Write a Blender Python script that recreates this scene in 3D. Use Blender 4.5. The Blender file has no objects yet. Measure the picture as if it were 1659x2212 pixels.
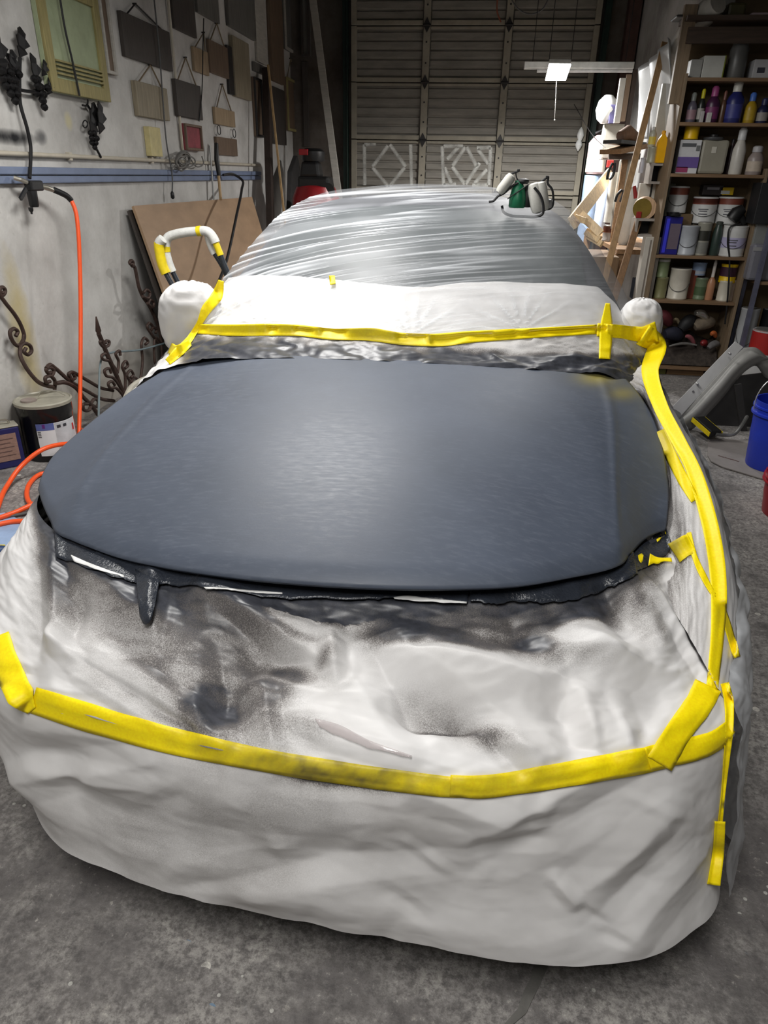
import bpy, bmesh, math, random
import numpy as np
from mathutils import Vector, Matrix
from mathutils.bvhtree import BVHTree

random.seed(7)
scene = bpy.context.scene
COL = scene.collection

# ------------------------------------------------------------------ camera
F, CX, CY, CAM_H = 1500.0, 829.5, 1106.0, 1.55
def _n(v):
    v = np.array(v, float); return v / np.linalg.norm(v)
_Y = _n([1050 - CX, CY - 380, F])
_d = _n([765 - CX, CY - 4200, F]); _d = _n(_d - _Y * _d.dot(_Y)); _Z = -_d
_X = np.cross(_Y, _Z)
if _X[0] < 0: _X = -_X
# world axes expressed in camera axes (x right, y up, z forward)
right = Vector((_X[0], _Y[0], _Z[0])); up = Vector((_X[1], _Y[1], _Z[1])); fwd = Vector((_X[2], _Y[2], _Z[2]))
cam_data = bpy.data.cameras.new('camera')
cam_data.sensor_fit = 'VERTICAL'; cam_data.sensor_height = 24.0; cam_data.lens = 24.0 * F / 2212.0
cam_data.clip_start = 0.02
cam = bpy.data.objects.new('camera', cam_data); COL.objects.link(cam)
M4 = Matrix.Identity(4)
for i in range(3):
    M4[i][0] = right[i]; M4[i][1] = up[i]; M4[i][2] = -fwd[i]
M4[2][3] = CAM_H
cam.matrix_world = M4
scene.camera = cam

# ------------------------------------------------------------------ world, exposure
world = bpy.data.worlds.new('world'); scene.world = world; world.use_nodes = True
world.node_tree.nodes['Background'].inputs[0].default_value = (0.8, 0.85, 1.0, 1)
world.node_tree.nodes['Background'].inputs[1].default_value = 0.005
vs = scene.view_settings
scene.display_settings.display_device = 'sRGB'
vs.view_transform = 'Standard'; vs.look = 'None'; vs.gamma = 1.0; vs.use_curve_mapping = False
vs.exposure = 0.0

# light of the room's lamps and an added side fill: (location, size along x, size along y, watts, colour)
LAMP_FRONT = ((-0.30, -0.20, 2.90), 0.50, 1.30, 64, (1.0, 0.985, 0.955))
LAMP_MID   = ((-0.90, 3.05, 2.85), 0.60, 1.30, 78, (1.0, 0.985, 0.955))
LAMP_SIDE_FILL  = ((0.45, 4.90, 2.60), 0.50, 1.30, 20, (1.0, 0.985, 0.955))  # added unseen lamp over the rear, evens out the light
LAMP_LED   = 150      # square work lamp hanging near the door

# pixel -> world helpers (a pixel of the photograph meets a real plane of the place)
def ray(px, py):
    c = np.array([px - CX, CY - py, F]); return np.array([c @ _X, c @ _Y, c @ _Z])
CP = np.array([0, 0, CAM_H])
def atz(px, py, z):
    r = ray(px, py); return CP + r * ((z - CAM_H) / r[2])
def aty(px, py, y):
    r = ray(px, py); return CP + r * (y / r[1])
def atx(px, py, x):
    r = ray(px, py); return CP + r * (x / r[0])
def proj(P):
    P = np.asarray(P, float) - CP
    c = P[..., 0:1] * _X + P[..., 1:2] * _Y + P[..., 2:3] * _Z
    return CX + F * c[..., 0] / c[..., 2], CY - F * c[..., 1] / c[..., 2]

# ------------------------------------------------------------------ materials
def srgb(r, g, b):
    f = lambda c: (c / 255 / 12.92) if c / 255 <= 0.04045 else ((c / 255 + 0.055) / 1.055) ** 2.4
    return (f(r), f(g), f(b))
_mats = {}
class NT:
    def __init__(s, name):
        s.m = bpy.data.materials.new(name); s.m.use_nodes = True
        s.t = s.m.node_tree; s.t.nodes.clear()
        s.out = s.t.nodes.new('ShaderNodeOutputMaterial')
    def n(s, typ, **kw):
        nd = s.t.nodes.new('ShaderNode' + typ)
        for k, v in kw.items(): setattr(nd, k, v)
        return nd
    def l(s, a, b): s.t.links.new(a, b)
    def coord(s, scale=(1, 1, 1), kind='Object'):
        tc = s.n('TexCoord'); mp = s.n('Mapping'); mp.inputs['Scale'].default_value = scale
        s.l(tc.outputs[kind], mp.inputs[0]); return mp.outputs[0]
    def noise(s, vec, scale, detail=4, rough=0.6):
        nd = s.n('TexNoise'); nd.inputs['Scale'].default_value = scale; nd.inputs['Detail'].default_value = detail
        nd.inputs['Roughness'].default_value = rough; s.l(vec, nd.inputs['Vector']); return nd.outputs['Fac']
    def ramp(s, fac, stops):
        nd = s.n('ValToRGB'); e = nd.color_ramp.elements
        while len(e) < len(stops): e.new(0.5)
        for i, (p, c) in enumerate(stops):
            e[i].position = p; e[i].color = (*c, 1) if len(c) == 3 else c
        s.l(fac, nd.inputs[0]); return nd.outputs[0]
    def mix(s, fac, a, b, mode='MIX'):
        nd = s.n('MixRGB', blend_type=mode)
        for inp, v in zip(nd.inputs, (fac, a, b)):
            if isinstance(v, (int, float)): inp.default_value = v
            elif isinstance(v, tuple): inp.default_value = (*v[:3], 1)
            else: s.l(v, inp)
        return nd.outputs[0]
    def math(s, op, a, b=0.0, c=None, clamp=False):
        nd = s.n('Math', operation=op, use_clamp=clamp)
        for inp, v in zip(nd.inputs, (a, b) if c is None else (a, b, c)):
            if isinstance(v, (int, float)): inp.default_value = v
            else: s.l(v, inp)
        return nd.outputs[0]
    def attr(s, name):
        nd = s.n('Attribute', attribute_name=name); return nd.outputs['Fac']
    def bump(s, h, strength=0.2, dist=0.01):
        nd = s.n('Bump'); nd.inputs['Strength'].default_value = strength; nd.inputs['Distance'].default_value = dist
        s.l(h, nd.inputs['Height']); return nd.outputs[0]
    def bsdf(s, col, rough=0.5, metal=0.0, normal=None, spec=0.5):
        b = s.n('BsdfPrincipled')
        for k, v in (('Base Color', col), ('Roughness', rough), ('Metallic', metal)):
            if isinstance(v, tuple): b.inputs[k].default_value = (*v[:3], 1)
            elif isinstance(v, (int, float)): b.inputs[k].default_value = v
            else: s.l(v, b.inputs[k])
        b.inputs['Specular IOR Level'].default_value = spec
        if normal is not None: s.l(normal, b.inputs['Normal'])
        return b
    def done(s, shader):
        s.l(shader.outputs[0] if hasattr(shader, 'outputs') else shader, s.out.inputs[0]); return s.m

def mat(name, rgb, rough=0.55, metal=0.0, var=0.18, scale=12.0, bump=0.05, stretch=(1, 1, 1), spec=0.5):
    """plain procedural material: colour with a little grain and relief"""
    if name in _mats: return _mats[name]
    t = NT(name); c = srgb(*rgb); v = t.coord(stretch)
    nz = t.noise(v, scale, 5)
    dark = tuple(x * (1 - var) for x in c); lite = tuple(min(1, x * (1 + var)) for x in c)
    col = t.ramp(nz, [(0.3, dark), (0.7, lite)])
    nb = t.noise(v, scale * 6, 3)
    m = t.done(t.bsdf(col, rough, metal, t.bump(nb, bump * 4, 0.002), spec)); _mats[name] = m
    return m
def wood(name, rgb, rough=0.6, axis=2, var=0.25):
    s = [14, 14, 14]; s[axis] = 1.2
    return mat(name, rgb, rough, 0, var, 4.0, 0.06, tuple(s))
def glassy(name, rgb, alpha=0.5, rough=0.1):
    if name in _mats: return _mats[name]
    t = NT(name); tr = t.n('BsdfTransparent'); b = t.bsdf(srgb(*rgb), rough)
    mx = t.n('MixShader'); mx.inputs[0].default_value = alpha
    t.l(tr.outputs[0], mx.inputs[1]); t.l(b.outputs[0], mx.inputs[2]); _mats[name] = t.done(mx); return _mats[name]
def emit(name, rgb, strength):
    t = NT(name); e = t.n('Emission'); e.inputs[0].default_value = (*rgb, 1); e.inputs[1].default_value = strength
    return t.done(e)

# ------------------------------------------------------------------ mesh helpers
class MB:
    """collects shapes, builds ONE mesh object"""
    def __init__(s): s.v = []; s.f = []
    def add(s, vs, fs):
        o = len(s.v); s.v += [tuple(float(c) for c in p) for p in vs]; s.f += [tuple(i + o for i in f) for f in fs]; return s
    def box(s, c, d, rot=None, taper=1.0):
        x, y, z = d[0] / 2, d[1] / 2, d[2] / 2
        vs = [(-x, -y, -z), (x, -y, -z), (x, y, -z), (-x, y, -z), (-x * taper, -y * taper, z), (x * taper, -y * taper, z), (x * taper, y * taper, z), (-x * taper, y * taper, z)]
        if rot is not None: vs = [tuple(rot @ Vector(p)) for p in vs]
        vs = [(p[0] + c[0], p[1] + c[1], p[2] + c[2]) for p in vs]
        return s.add(vs, [(3, 2, 1, 0), (4, 5, 6, 7), (0, 1, 5, 4), (1, 2, 6, 5), (2, 3, 7, 6), (3, 0, 4, 7)])
    def prism(s, poly, off):
        """poly: 3D outline, off: extrusion vector"""
        n = len(poly); off = np.array(off, float); P = [np.array(p, float) for p in poly]
        return s.add(P + [p + off for p in P], [tuple(range(n))[::-1], tuple(range(n, 2 * n))] + [(i, (i + 1) % n, n + (i + 1) % n, n + i) for i in range(n)])
    def lathe(s, c, prof, seg=20, axis='z', rot=None):
        """prof: list of (radius, height); closed with caps"""
        vs = []; fs = []
        for r, h in prof:
            for k in range(seg):
                a = 2 * math.pi * k / seg; p = Vector((r * math.cos(a), r * math.sin(a), h))
                if axis == 'x': p = Vector((p.z, p.x, p.y))
                elif axis == 'y': p = Vector((p.x, p.z, p.y))
                if rot is not None: p = rot @ p
                vs.append((p.x + c[0], p.y + c[1], p.z + c[2]))
        for i in range(len(prof) - 1):
            for k in range(seg):
                k2 = (k + 1) % seg
                fs.append((i * seg + k, i * seg + k2, (i + 1) * seg + k2, (i + 1) * seg + k))
        fs.append(tuple(range(seg))[::-1]); fs.append(tuple(range((len(prof) - 1) * seg, len(prof) * seg)))
        return s.add(vs, fs)
    def tube(s, pts, r, seg=8, closed=False):
        P = [Vector([float(c) for c in p]) for p in pts]; n = len(P); vs = []; fs = []
        rs = r if isinstance(r, (list, tuple)) else [r] * n
        u = None
        for i in range(n):
            if closed: t = P[(i + 1) % n] - P[i - 1]
            else: t = P[min(i + 1, n - 1)] - P[max(i - 1, 0)]
            if t.length < 1e-9: t = Vector((0, 0, 1))
            t.normalize()
            if u is None: u = t.orthogonal().normalized()
            else:
                u = u - t * u.dot(t)
                u = u.normalized() if u.length > 1e-6 else t.orthogonal().normalized()
            w = t.cross(u)
            for k in range(seg):
                a = 2 * math.pi * k / seg
                vs.append(P[i] + (u * math.cos(a) + w * math.sin(a)) * rs[i])
        for i in range(n if closed else n - 1):
            i2 = (i + 1) % n
            for k in range(seg):
                k2 = (k + 1) % seg; fs.append((i * seg + k, i * seg + k2, i2 * seg + k2, i2 * seg + k))
        if not closed:
            fs.append(tuple(range(seg))[::-1]); fs.append(tuple(range((n - 1) * seg, n * seg)))
        return s.add(vs, fs)
    def bar(s, a, b, w, t, up=(0, 0, 1)):
        """straight rectangular bar from a to b"""
        a = Vector([float(c) for c in a]); b = Vector([float(c) for c in b]); d = (b - a).normalized(); u = Vector(up)
        x = d.cross(u); x = (x if x.length > 1e-4 else d.orthogonal()).normalized(); y = x.cross(d)
        q = [x * (sx * w / 2) + y * (sy * t / 2) for sx, sy in ((-1, -1), (1, -1), (1, 1), (-1, 1))]
        return s.add([a + p for p in q] + [b + p for p in q], [(3, 2, 1, 0), (4, 5, 6, 7), (0, 1, 5, 4), (1, 2, 6, 5), (2, 3, 7, 6), (3, 0, 4, 7)])
    def build(s, name, m, parent=None, smooth=False, bevel=0.0, origin=None):
        me = bpy.data.meshes.new(name)
        V = np.array(s.v, float)
        if parent is not None: o0 = np.array(parent_loc(parent))
        elif origin is not None: o0 = np.array(origin, float)
        else: o0 = np.array([V[:, 0].mean(), V[:, 1].mean(), V[:, 2].min()])
        me.from_pydata([tuple(p) for p in (V - o0)], [], s.f); me.update()
        o = bpy.data.objects.new(name, me); COL.objects.link(o)
        if parent is not None: o.parent = parent
        else: o.location = o0
        if m: me.materials.append(m)
        fix_normals(me)
        if smooth: shade_smooth(me, 40 if smooth is True else smooth)
        if bevel:
            bv = o.modifiers.new('bevel', 'BEVEL'); bv.width = bevel; bv.segments = 2; bv.limit_method = 'ANGLE'
        return o
def parent_loc(p):
    loc = Vector(p.location); q = p.parent
    while q is not None: loc = loc + q.location; q = q.parent
    return loc
def fix_normals(me):
    bm = bmesh.new(); bm.from_mesh(me); bmesh.ops.recalc_face_normals(bm, faces=bm.faces); bm.to_mesh(me); bm.free()
def shade_smooth(me, ang):
    for p in me.polygons: p.use_smooth = True
    bm = bmesh.new(); bm.from_mesh(me); lim = math.radians(ang)
    for e in bm.edges:
        if len(e.link_faces) == 2 and e.calc_face_angle(0) > lim: e.smooth = False
    bm.to_mesh(me); bm.free()
def tag(o, label, cat, group=None, kind=None):
    if label: o['label'] = label
    if cat: o['category'] = cat
    if group: o['group'] = group
    if kind: o['kind'] = kind
    return o
def thing(name, label, cat, loc=(0, 0, 0), group=None):
    o = bpy.data.objects.new(name, None); COL.objects.link(o); o.location = tuple(float(c) for c in loc)
    o.empty_display_size = 0.1
    return tag(o, label, cat, group)
def struct(o):
    o['kind'] = 'structure'; return o
def crom(pts, n):
    """Catmull-Rom resample of a polyline (any dimension) to n points, chord-length parameter"""
    P = np.array([np.array(p, float) for p in pts]); d = np.linalg.norm(np.diff(P, axis=0), axis=1); t = np.concatenate([[0], np.cumsum(np.sqrt(d + 1e-9))])
    out = []
    for x in np.linspace(0, t[-1], n):
        i = min(max(np.searchsorted(t, x) - 1, 0), len(P) - 2)
        p1, p2 = P[i], P[i + 1]; p0 = P[i - 1] if i > 0 else 2 * p1 - p2; p3 = P[i + 2] if i + 2 < len(P) else 2 * p2 - p1
        h = (t[i + 1] - t[i]); s_ = (x - t[i]) / h
        h0 = t[i] - t[i - 1] if i > 0 else h; h3 = t[i + 2] - t[i + 1] if i + 2 < len(P) else h
        m1 = h * ((p1 - p0) / h0 - (p2 - p0) / (h0 + h) + (p2 - p1) / h)
        m2 = h * ((p2 - p1) / h - (p3 - p1) / (h + h3) + (p3 - p2) / h3)
        s2, s3 = s_ * s_, s_ ** 3
        out.append((2 * s3 - 3 * s2 + 1) * p1 + (s3 - 2 * s2 + s_) * m1 + (-2 * s3 + 3 * s2) * p2 + (s3 - s2) * m2)
    return np.array(out)

# numpy noise ---------------------------------------------------------------
def perlin(x, y, seed=0):
    rng = np.random.RandomState(seed); perm = rng.permutation(512); perm = np.concatenate([perm, perm]); ang = rng.rand(512) * 2 * np.pi
    xi = np.floor(x).astype(int); yi = np.floor(y).astype(int); xf = x - xi; yf = y - yi
    def g(ix, iy, dx, dy):
        h = perm[(perm[ix % 512] + iy) % 512]; a = ang[h]; return np.cos(a) * dx + np.sin(a) * dy
    u = xf ** 3 * (xf * (xf * 6 - 15) + 10); v = yf ** 3 * (yf * (yf * 6 - 15) + 10)
    a = g(xi, yi, xf, yf); b = g(xi + 1, yi, xf - 1, yf); c = g(xi, yi + 1, xf, yf - 1); d = g(xi + 1, yi + 1, xf - 1, yf - 1)
    return (a * (1 - u) + b * u) * (1 - v) + (c * (1 - u) + d * u) * v * 1.0
def fbm(x, y, seed=0, oct=4):
    r = 0; a = 1; f = 1
    for o in range(oct): r = r + a * perlin(x * f, y * f, seed + o * 17); a *= 0.5; f *= 2
    return r
def ridged(x, y, seed=0, oct=3):
    r = 0; a = 1; f = 1
    for o in range(oct): r = r + a * (0.35 - np.abs(perlin(x * f, y * f, seed + o * 13))); a *= 0.5; f *= 1.9
    return r
def smooth(a, b, x):
    t = np.clip((x - a) / (b - a), 0, 1); return t * t * (3 - 2 * t)
def seg_dist(px, py, ax, ay, bx, by):
    dx, dy = bx - ax, by - ay; L = dx * dx + dy * dy
    t = np.clip(((px - ax) * dx + (py - ay) * dy) / L, 0, 1)
    sx = (px - ax - t * dx); sy = (py - ay - t * dy); side = ((px - ax) * dy - (py - ay) * dx) / math.sqrt(L)
    return np.hypot(sx, sy), t, side

def net_surface(net, nv, nu):
    net = [[np.array(p, float) for p in r] for r in net]
    rows = [crom(r, nu) for r in net]; rows = np.array(rows)
    return np.array([crom(rows[:, j], nv) for j in range(nu)]).transpose(1, 0, 2)
def grid_normals(S):
    du = np.gradient(S, axis=1); dv = np.gradient(S, axis=0); N = np.cross(du, dv)
    return N / (np.linalg.norm(N, axis=2, keepdims=True) + 1e-12)
COVER = []      # (verts, faces) of the sheets that tape is stuck onto
def grid_obj(name, S, m, parent=None, attrs=None, mask=None, cover=False, thick=0.0, flip=False):
    nv, nu = S.shape[:2]
    idx = np.arange(nv * nu).reshape(nv, nu)
    q = np.stack([idx[:-1, :-1], idx[:-1, 1:], idx[1:, 1:], idx[1:, :-1]], -1).reshape(-1, 4)
    if mask is not None: q = q[mask[:-1, :-1].reshape(-1)]
    if flip: q = q[:, ::-1]
    V = S.reshape(-1, 3)
    o0 = np.array(parent_loc(parent)) if parent is not None else np.array([V[:, 0].mean(), V[:, 1].mean(), V[:, 2].min()])
    me = bpy.data.meshes.new(name); me.from_pydata((V - o0).tolist(), [], q.tolist()); me.update()
    for k, a in (attrs or {}).items():
        at = me.attributes.new(k, 'FLOAT', 'POINT'); at.data.foreach_set('value', np.ascontiguousarray(a.reshape(-1), dtype=np.float32))
    if mask is not None:
        bm = bmesh.new(); bm.from_mesh(me); bmesh.ops.delete(bm, geom=[v for v in bm.verts if not v.link_faces], context='VERTS'); bm.to_mesh(me); bm.free()
    for p in me.polygons: p.use_smooth = True
    o = bpy.data.objects.new(name, me); COL.objects.link(o); me.materials.append(m)
    if parent is not None: o.parent = parent
    else: o.location = o0
    if thick:
        sd = o.modifiers.new('solid', 'SOLIDIFY'); sd.thickness = thick; sd.offset = -1
    if cover: COVER.append((V, q))
    return o

# area lights of the two ceiling fixtures and the added side fill (their housings are built with the objects)
def area(name, spec):
    loc, sx_, sy_, w, colr = spec
    L = bpy.data.lights.new(name, 'AREA'); L.shape = 'RECTANGLE'; L.size = sx_; L.size_y = sy_; L.energy = w; L.color = colr
    o = bpy.data.objects.new(name, L); COL.objects.link(o); o.location = loc; return o
light_front = area('tube_light', LAMP_FRONT)
light_mid = area('tube_light', LAMP_MID)
light_side_fill = area('tube_light', LAMP_SIDE_FILL)
# ================================================================== structure
WX, DY, RX = -2.62, 10.3, 1.66          # left wall plane, door plane, partition plane
SY = 6.3                                # front of the shelf unit

def floor_mat():
    t = NT('stained_concrete'); v = t.coord()
    big = t.noise(v, 1.3, 6, 0.65); mid = t.noise(v, 7, 6, 0.7); fine = t.noise(v, 60, 5, 0.75)
    c = t.ramp(mid, [(0.28, srgb(92, 89, 88)), (0.45, srgb(152, 148, 145)), (0.62, srgb(176, 172, 167)), (0.8, srgb(200, 195, 187))])
    c = t.mix(t.ramp(big, [(0.36, (.9, .9, .9)), (0.52, (0, 0, 0))]), c, srgb(88, 84, 85))
    c = t.mix(t.ramp(fine, [(0.40, (0.9, 0.9, 0.9)), (0.55, (0, 0, 0))]), c, srgb(112, 108, 106))
    c = t.mix(t.ramp(fine, [(0.60, (0, 0, 0)), (0.72, (0.8, 0.8, 0.8))]), c, srgb(206, 201, 193))
    # paint drips: white, a few blue, a few orange
    for sc, thr, colr, sel in ((9, 0.10, (214, 210, 202), 0.60), (26, 0.12, (196, 194, 188), 0.60), (6, 0.045, (196, 96, 70), 0.60), (14, 0.16, (124, 146, 168), 0.66)):
        vo = t.n('TexVoronoi'); vo.inputs['Scale'].default_value = sc; t.l(v, vo.inputs['Vector'])
        dots = t.math('LESS_THAN', vo.outputs['Distance'], thr)
        wn = t.n('TexNoise'); wn.inputs['Scale'].default_value = 1.9 + sc * 0.07; wn.inputs['Detail'].default_value = 2; t.l(v, wn.inputs['Vector'])
        msk = t.math('MULTIPLY', dots, t.math('GREATER_THAN', wn.outputs['Fac'], sel - 0.05))
        c = t.mix(msk, c, srgb(*colr))
    grit = t.noise(v, 19, 7, 0.8)
    c = t.mix(t.ramp(grit, [(0.38, (0.6, 0.6, 0.6)), (0.50, (0, 0, 0))]), c, srgb(82, 79, 79))
    c = t.mix(t.ramp(grit, [(0.60, (0, 0, 0)), (0.70, (0.6, 0.6, 0.6))]), c, srgb(206, 200, 190))
    blue = t.noise(v, 4.5, 7, 0.8)
    c = t.mix(t.ramp(blue, [(0.66, (0, 0, 0)), (0.74, (0.7, 0.7, 0.7))]), c, srgb(126, 142, 160))
    h = t.math('ADD', fine, t.math('MULTIPLY', mid, 0.6))
    return t.done(t.bsdf(c, 0.75, 0, t.bump(h, 0.6, 0.006), 0.3))

def wall_mat(name, base, dirt, blobs=()):
    t = NT(name); v = t.coord(); tc = t.n('TexCoord'); sp = t.n('SeparateXYZ'); t.l(tc.outputs['Object'], sp.inputs[0])
    n1 = t.noise(v, 1.6, 6, 0.65); n2 = t.noise(v, 26, 4, 0.6)
    c = t.ramp(n1, [(0.32, srgb(*dirt)), (0.62, srgb(*base))])
    c = t.mix(t.ramp(n2, [(0.26, (0.5, 0.5, 0.5)), (0.36, (0, 0, 0))]), c, srgb(*dirt))
    wob = t.noise(v, 5, 4)
    for (y0, z0, ry, rz, colr, amt) in blobs:
        a = t.math('DIVIDE', t.math('SUBTRACT', sp.outputs[1], y0), ry); b = t.math('DIVIDE', t.math('SUBTRACT', sp.outputs[2], z0), rz)
        r = t.math('ADD', t.math('MULTIPLY', a, a), t.math('MULTIPLY', b, b)); r = t.math('ADD', r, t.math('MULTIPLY', t.math('SUBTRACT', wob, 0.5), 1.2))
        f = t.math('MULTIPLY', t.math('SUBTRACT', 1.0, r, clamp=True), amt)
        c = t.mix(f, c, srgb(*colr))
    return t.done(t.bsdf(c, 0.8, 0, t.bump(t.math('ADD', n2, t.math('MULTIPLY', n1, 2.0)), 0.35, 0.008), 0.25))

def quad_struct(name, pts, m):
    mb = MB(); mb.add(pts, [(0, 1, 2, 3)]); return struct(mb.build(name, m, origin=(0, 0, 0)))
def slab(name, lo, hi, m):
    mb = MB(); mb.box([(a + b) / 2 for a, b in zip(lo, hi)], [b - a for a, b in zip(lo, hi)]); return struct(mb.build(name, m, origin=(0, 0, 0)))

slab('floor', (-2.75, -3.2, -0.12), (3.4, DY + 0.3, 0.0), floor_mat())
st_y = atx(32, 640, WX)
blobs = [(st_y[1], 0.62, 0.13, 0.55, (176, 158, 92), 0.75), (atx(20, 296, WX)[1], atx(20, 296, WX)[2], 0.30, 0.045, (40, 40, 42), 1.0),
         (atx(88, 296, WX)[1], atx(88, 296, WX)[2], 0.07, 0.05, (70, 70, 72), 0.8), (4.4, 0.1, 3.0, 0.28, (150, 142, 130), 0.7),
         (atx(148, 262, WX)[1], atx(148, 262, WX)[2], 0.05, 0.06, (190, 182, 146), 0.8)]
slab('wall_left', (WX - 0.2, -3.2, 0), (WX, DY + 0.3, 4.3), wall_mat('plaster_left', (204, 202, 198), (166, 163, 159), blobs))
slab('wall_back', (WX, DY + 0.06, 0), (3.4, DY + 0.3, 4.3), wall_mat('block_back', (104, 98, 92), (70, 62, 56)))
slab('wall_right', (3.2, -3.2, 0), (3.4, SY + 0.6, 4.3), wall_mat('plaster_right', (150, 148, 144), (110, 108, 104)))
slab('wall_partition', (RX, SY + 0.36, 0), (RX + 0.1, DY + 0.06, 4.3), wall_mat('panel_partition', (176, 176, 174), (128, 126, 122)))
slab('wall_alcove', (RX + 0.1, SY + 0.42, 0), (3.4, SY + 0.52, 4.3), wall_mat('board_alcove', (120, 104, 82), (84, 72, 56)))
slab('wall_front', (-2.75, -3.4, 0), (3.4, -3.2, 4.3), wall_mat('plaster_front', (170, 168, 164), (130, 128, 124)))
slab('ceiling', (-2.75, -3.4, 4.3), (3.4, DY + 0.3, 4.42), wall_mat('ceiling_boards', (74, 70, 66), (48, 45, 42)))

# blue rail (double channel) and conduit along the left wall
mblue = mat('blue_grey_paint', (112, 124, 150), 0.5, 0, 0.12, 8)
r0 = atx(0, 364, WX); r1 = atx(0, 395, WX)
def wall_z(py, px=0): return atx(px, py, WX)[2]
zt, zb = 1.548, 1.462
rail = thing('trim_1', None, None, (WX, 2.0, zb)); rail['kind'] = 'structure'
mb = MB()
for a, b, dpt in ((zb + 0.046, zt, 0.035), (zb, zb + 0.040, 0.03)):
    mb = MB(); mb.box((WX + dpt / 2, 5.35, (a + b) / 2), (dpt, 6.7, b - a)); mb.build('rail_channel', mblue, rail, bevel=0.006)
mcond = mat('cream_conduit', (186, 178, 162), 0.5, 0, 0.1, 10)
con = thing('trim_2', None, None, (WX, 2.0, 1.6)); con['kind'] = 'structure'
mb = MB(); mb.tube([(WX + 0.02, y, 1.612) for y in np.linspace(2.2, 8.7, 12)], 0.0135, 10); mb.build('conduit', mcond, con, smooth=True)
for y in (3.4, 4.6, 5.8, 7.2):
    mb = MB(); mb.box((WX + 0.012, y, 1.612), (0.03, 0.03, 0.045)); mb.build('conduit_clip', mcond, con)
# upright conduit
a = atx(366, -20, WX + 0.02); b = atx(395, 330, WX + 0.02)
c2 = thing('trim_3', None, None, (WX, b[1], b[2])); c2['kind'] = 'structure'
mb = MB(); mb.tube([(WX + 0.02, b[1], 4.25), (WX + 0.02, b[1], b[2] + 0.04), (WX + 0.02, b[1] + 0.02, b[2]), (WX + 0.02, b[1] + 0.08, b[2] - 0.02)], 0.012, 8); mb.build('conduit', mcond, c2, smooth=True)

# ---------------- overhead door
mdoor = mat('weathered_door', (122, 118, 110), 0.7, 0, 0.22, 3.0, 0.08, (1, 1, 5))
mstile = mat('door_stile', (138, 132, 118), 0.65, 0, 0.18, 6)
mdark = mat('dark_iron', (38, 36, 36), 0.55, 0.3, 0.2, 20)
mtrack = mat('dark_green_track', (24, 44, 38), 0.45, 0.2, 0.2, 10)
DX0, DX1 = -1.80, 1.22
door = thing('door_1', 'overhead sectional garage door with white spray-painted diamonds', None, (0, DY, 0)); door['kind'] = 'structure'
joints = [0.03, 0.72, 1.335, 1.955, 2.60, 3.20, 3.83, 4.28]
st = [DX0, aty(912, 350, DY)[0], aty(1076, 350, DY)[0], DX1]
for i in range(len(joints) - 1):
    z0, z1 = joints[i] + 0.006, joints[i + 1] - 0.006
    for j in range(3):
        x0, x1 = st[j] + 0.004, st[j + 1] - 0.004
        mb = MB(); mb.box(((x0 + x1) / 2, DY + 0.02, (z0 + z1) / 2), (x1 - x0, 0.02, z1 - z0)); 
        pan = mb.build('panel', mdoor, door)
        nb = 5; h = (z1 - z0 - 0.10) / nb
        for k in range(nb):
            zc = z0 + 0.05 + h * (k + 0.5)
            y_ = DY + 0.002
            # each board bulges: trapezoid strip
            mb = MB(); mb.add([(x0 + .05, DY + .012, zc - h / 2 + .006), (x1 - .05, DY + .012, zc - h / 2 + .006), (x1 - .05, y_ - .012, zc - h / 2 + .022), (x0 + .05, y_ - .012, zc - h / 2 + .022),
                    (x1 - .05, y_ - .012, zc + h / 2 - .014), (x0 + .05, y_ - .012, zc + h / 2 - .014), (x1 - .05, DY + .012, zc + h / 2 - .004), (x0 + .05, DY + .012, zc + h / 2 - .004)],
                   [(0, 1, 2, 3), (3, 2, 4, 5), (5, 4, 6, 7), (0, 3, 5, 7), (1, 6, 4, 2)])
            mb.build('board', mdoor, pan)
    for x in st:
        mb = MB(); w = 0.085 if x in st[1:3] else 0.07
        xx = x if x in st[1:3] else (x + 0.035 if x == DX0 else x - 0.035)
        mb.box((xx, DY - 0.03, (z0 + z1) / 2), (w, 0.045, z1 - z0)); mb.build('stile', mstile, door, bevel=0.004)
    if 0 < i:
        for x in st[1:3]:
            mb = MB(); mb.prism([(x - .045, DY - .056, z0 - .006), (x, DY - .056, z0 - .085), (x + .045, DY - .056, z0 - .006), (x, DY - .056, z0 + .075)], (0, -.012, 0))
            mb.lathe((x - 0.05, DY - 0.066, z0 - .006), [(0.012, 0), (0.012, 0.1)], 8, 'x'); mb.build('hinge', mdark, door)
        for j in range(3):
            mb = MB(); x0, x1 = st[j] + 0.05, st[j + 1] - 0.05
            mb.box(((x0 + x1) / 2, DY - 0.022, z0 + .022), (x1 - x0, 0.03, 0.05)); mb.box(((x0 + x1) / 2, DY - 0.018, z0 - .03), (x1 - x0, 0.022, 0.03)); mb.build('rail', mstile, door, bevel=0.003)
    for x in st[1:3]:
        mb = MB()
        for dz in (0.2, 0.42): mb.lathe((x, DY - 0.053, z0 + dz), [(0.011, 0), (0.009, -0.008)], 8, 'y')
        mb.build('bolt', mdark, door)
for x, w in ((DX0 - 0.07, 0.06), (DX1 + 0.07, 0.075)):
    mb = MB(); mb.box((x, DY - 0.05, 2.14), (w, 0.10, 4.28)); mb.box((x + (0.03 if x < 0 else -0.03), DY - 0.11, 2.14), (0.012, 0.05, 4.28)); mb.build('track', mtrack, door, bevel=0.005)
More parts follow.
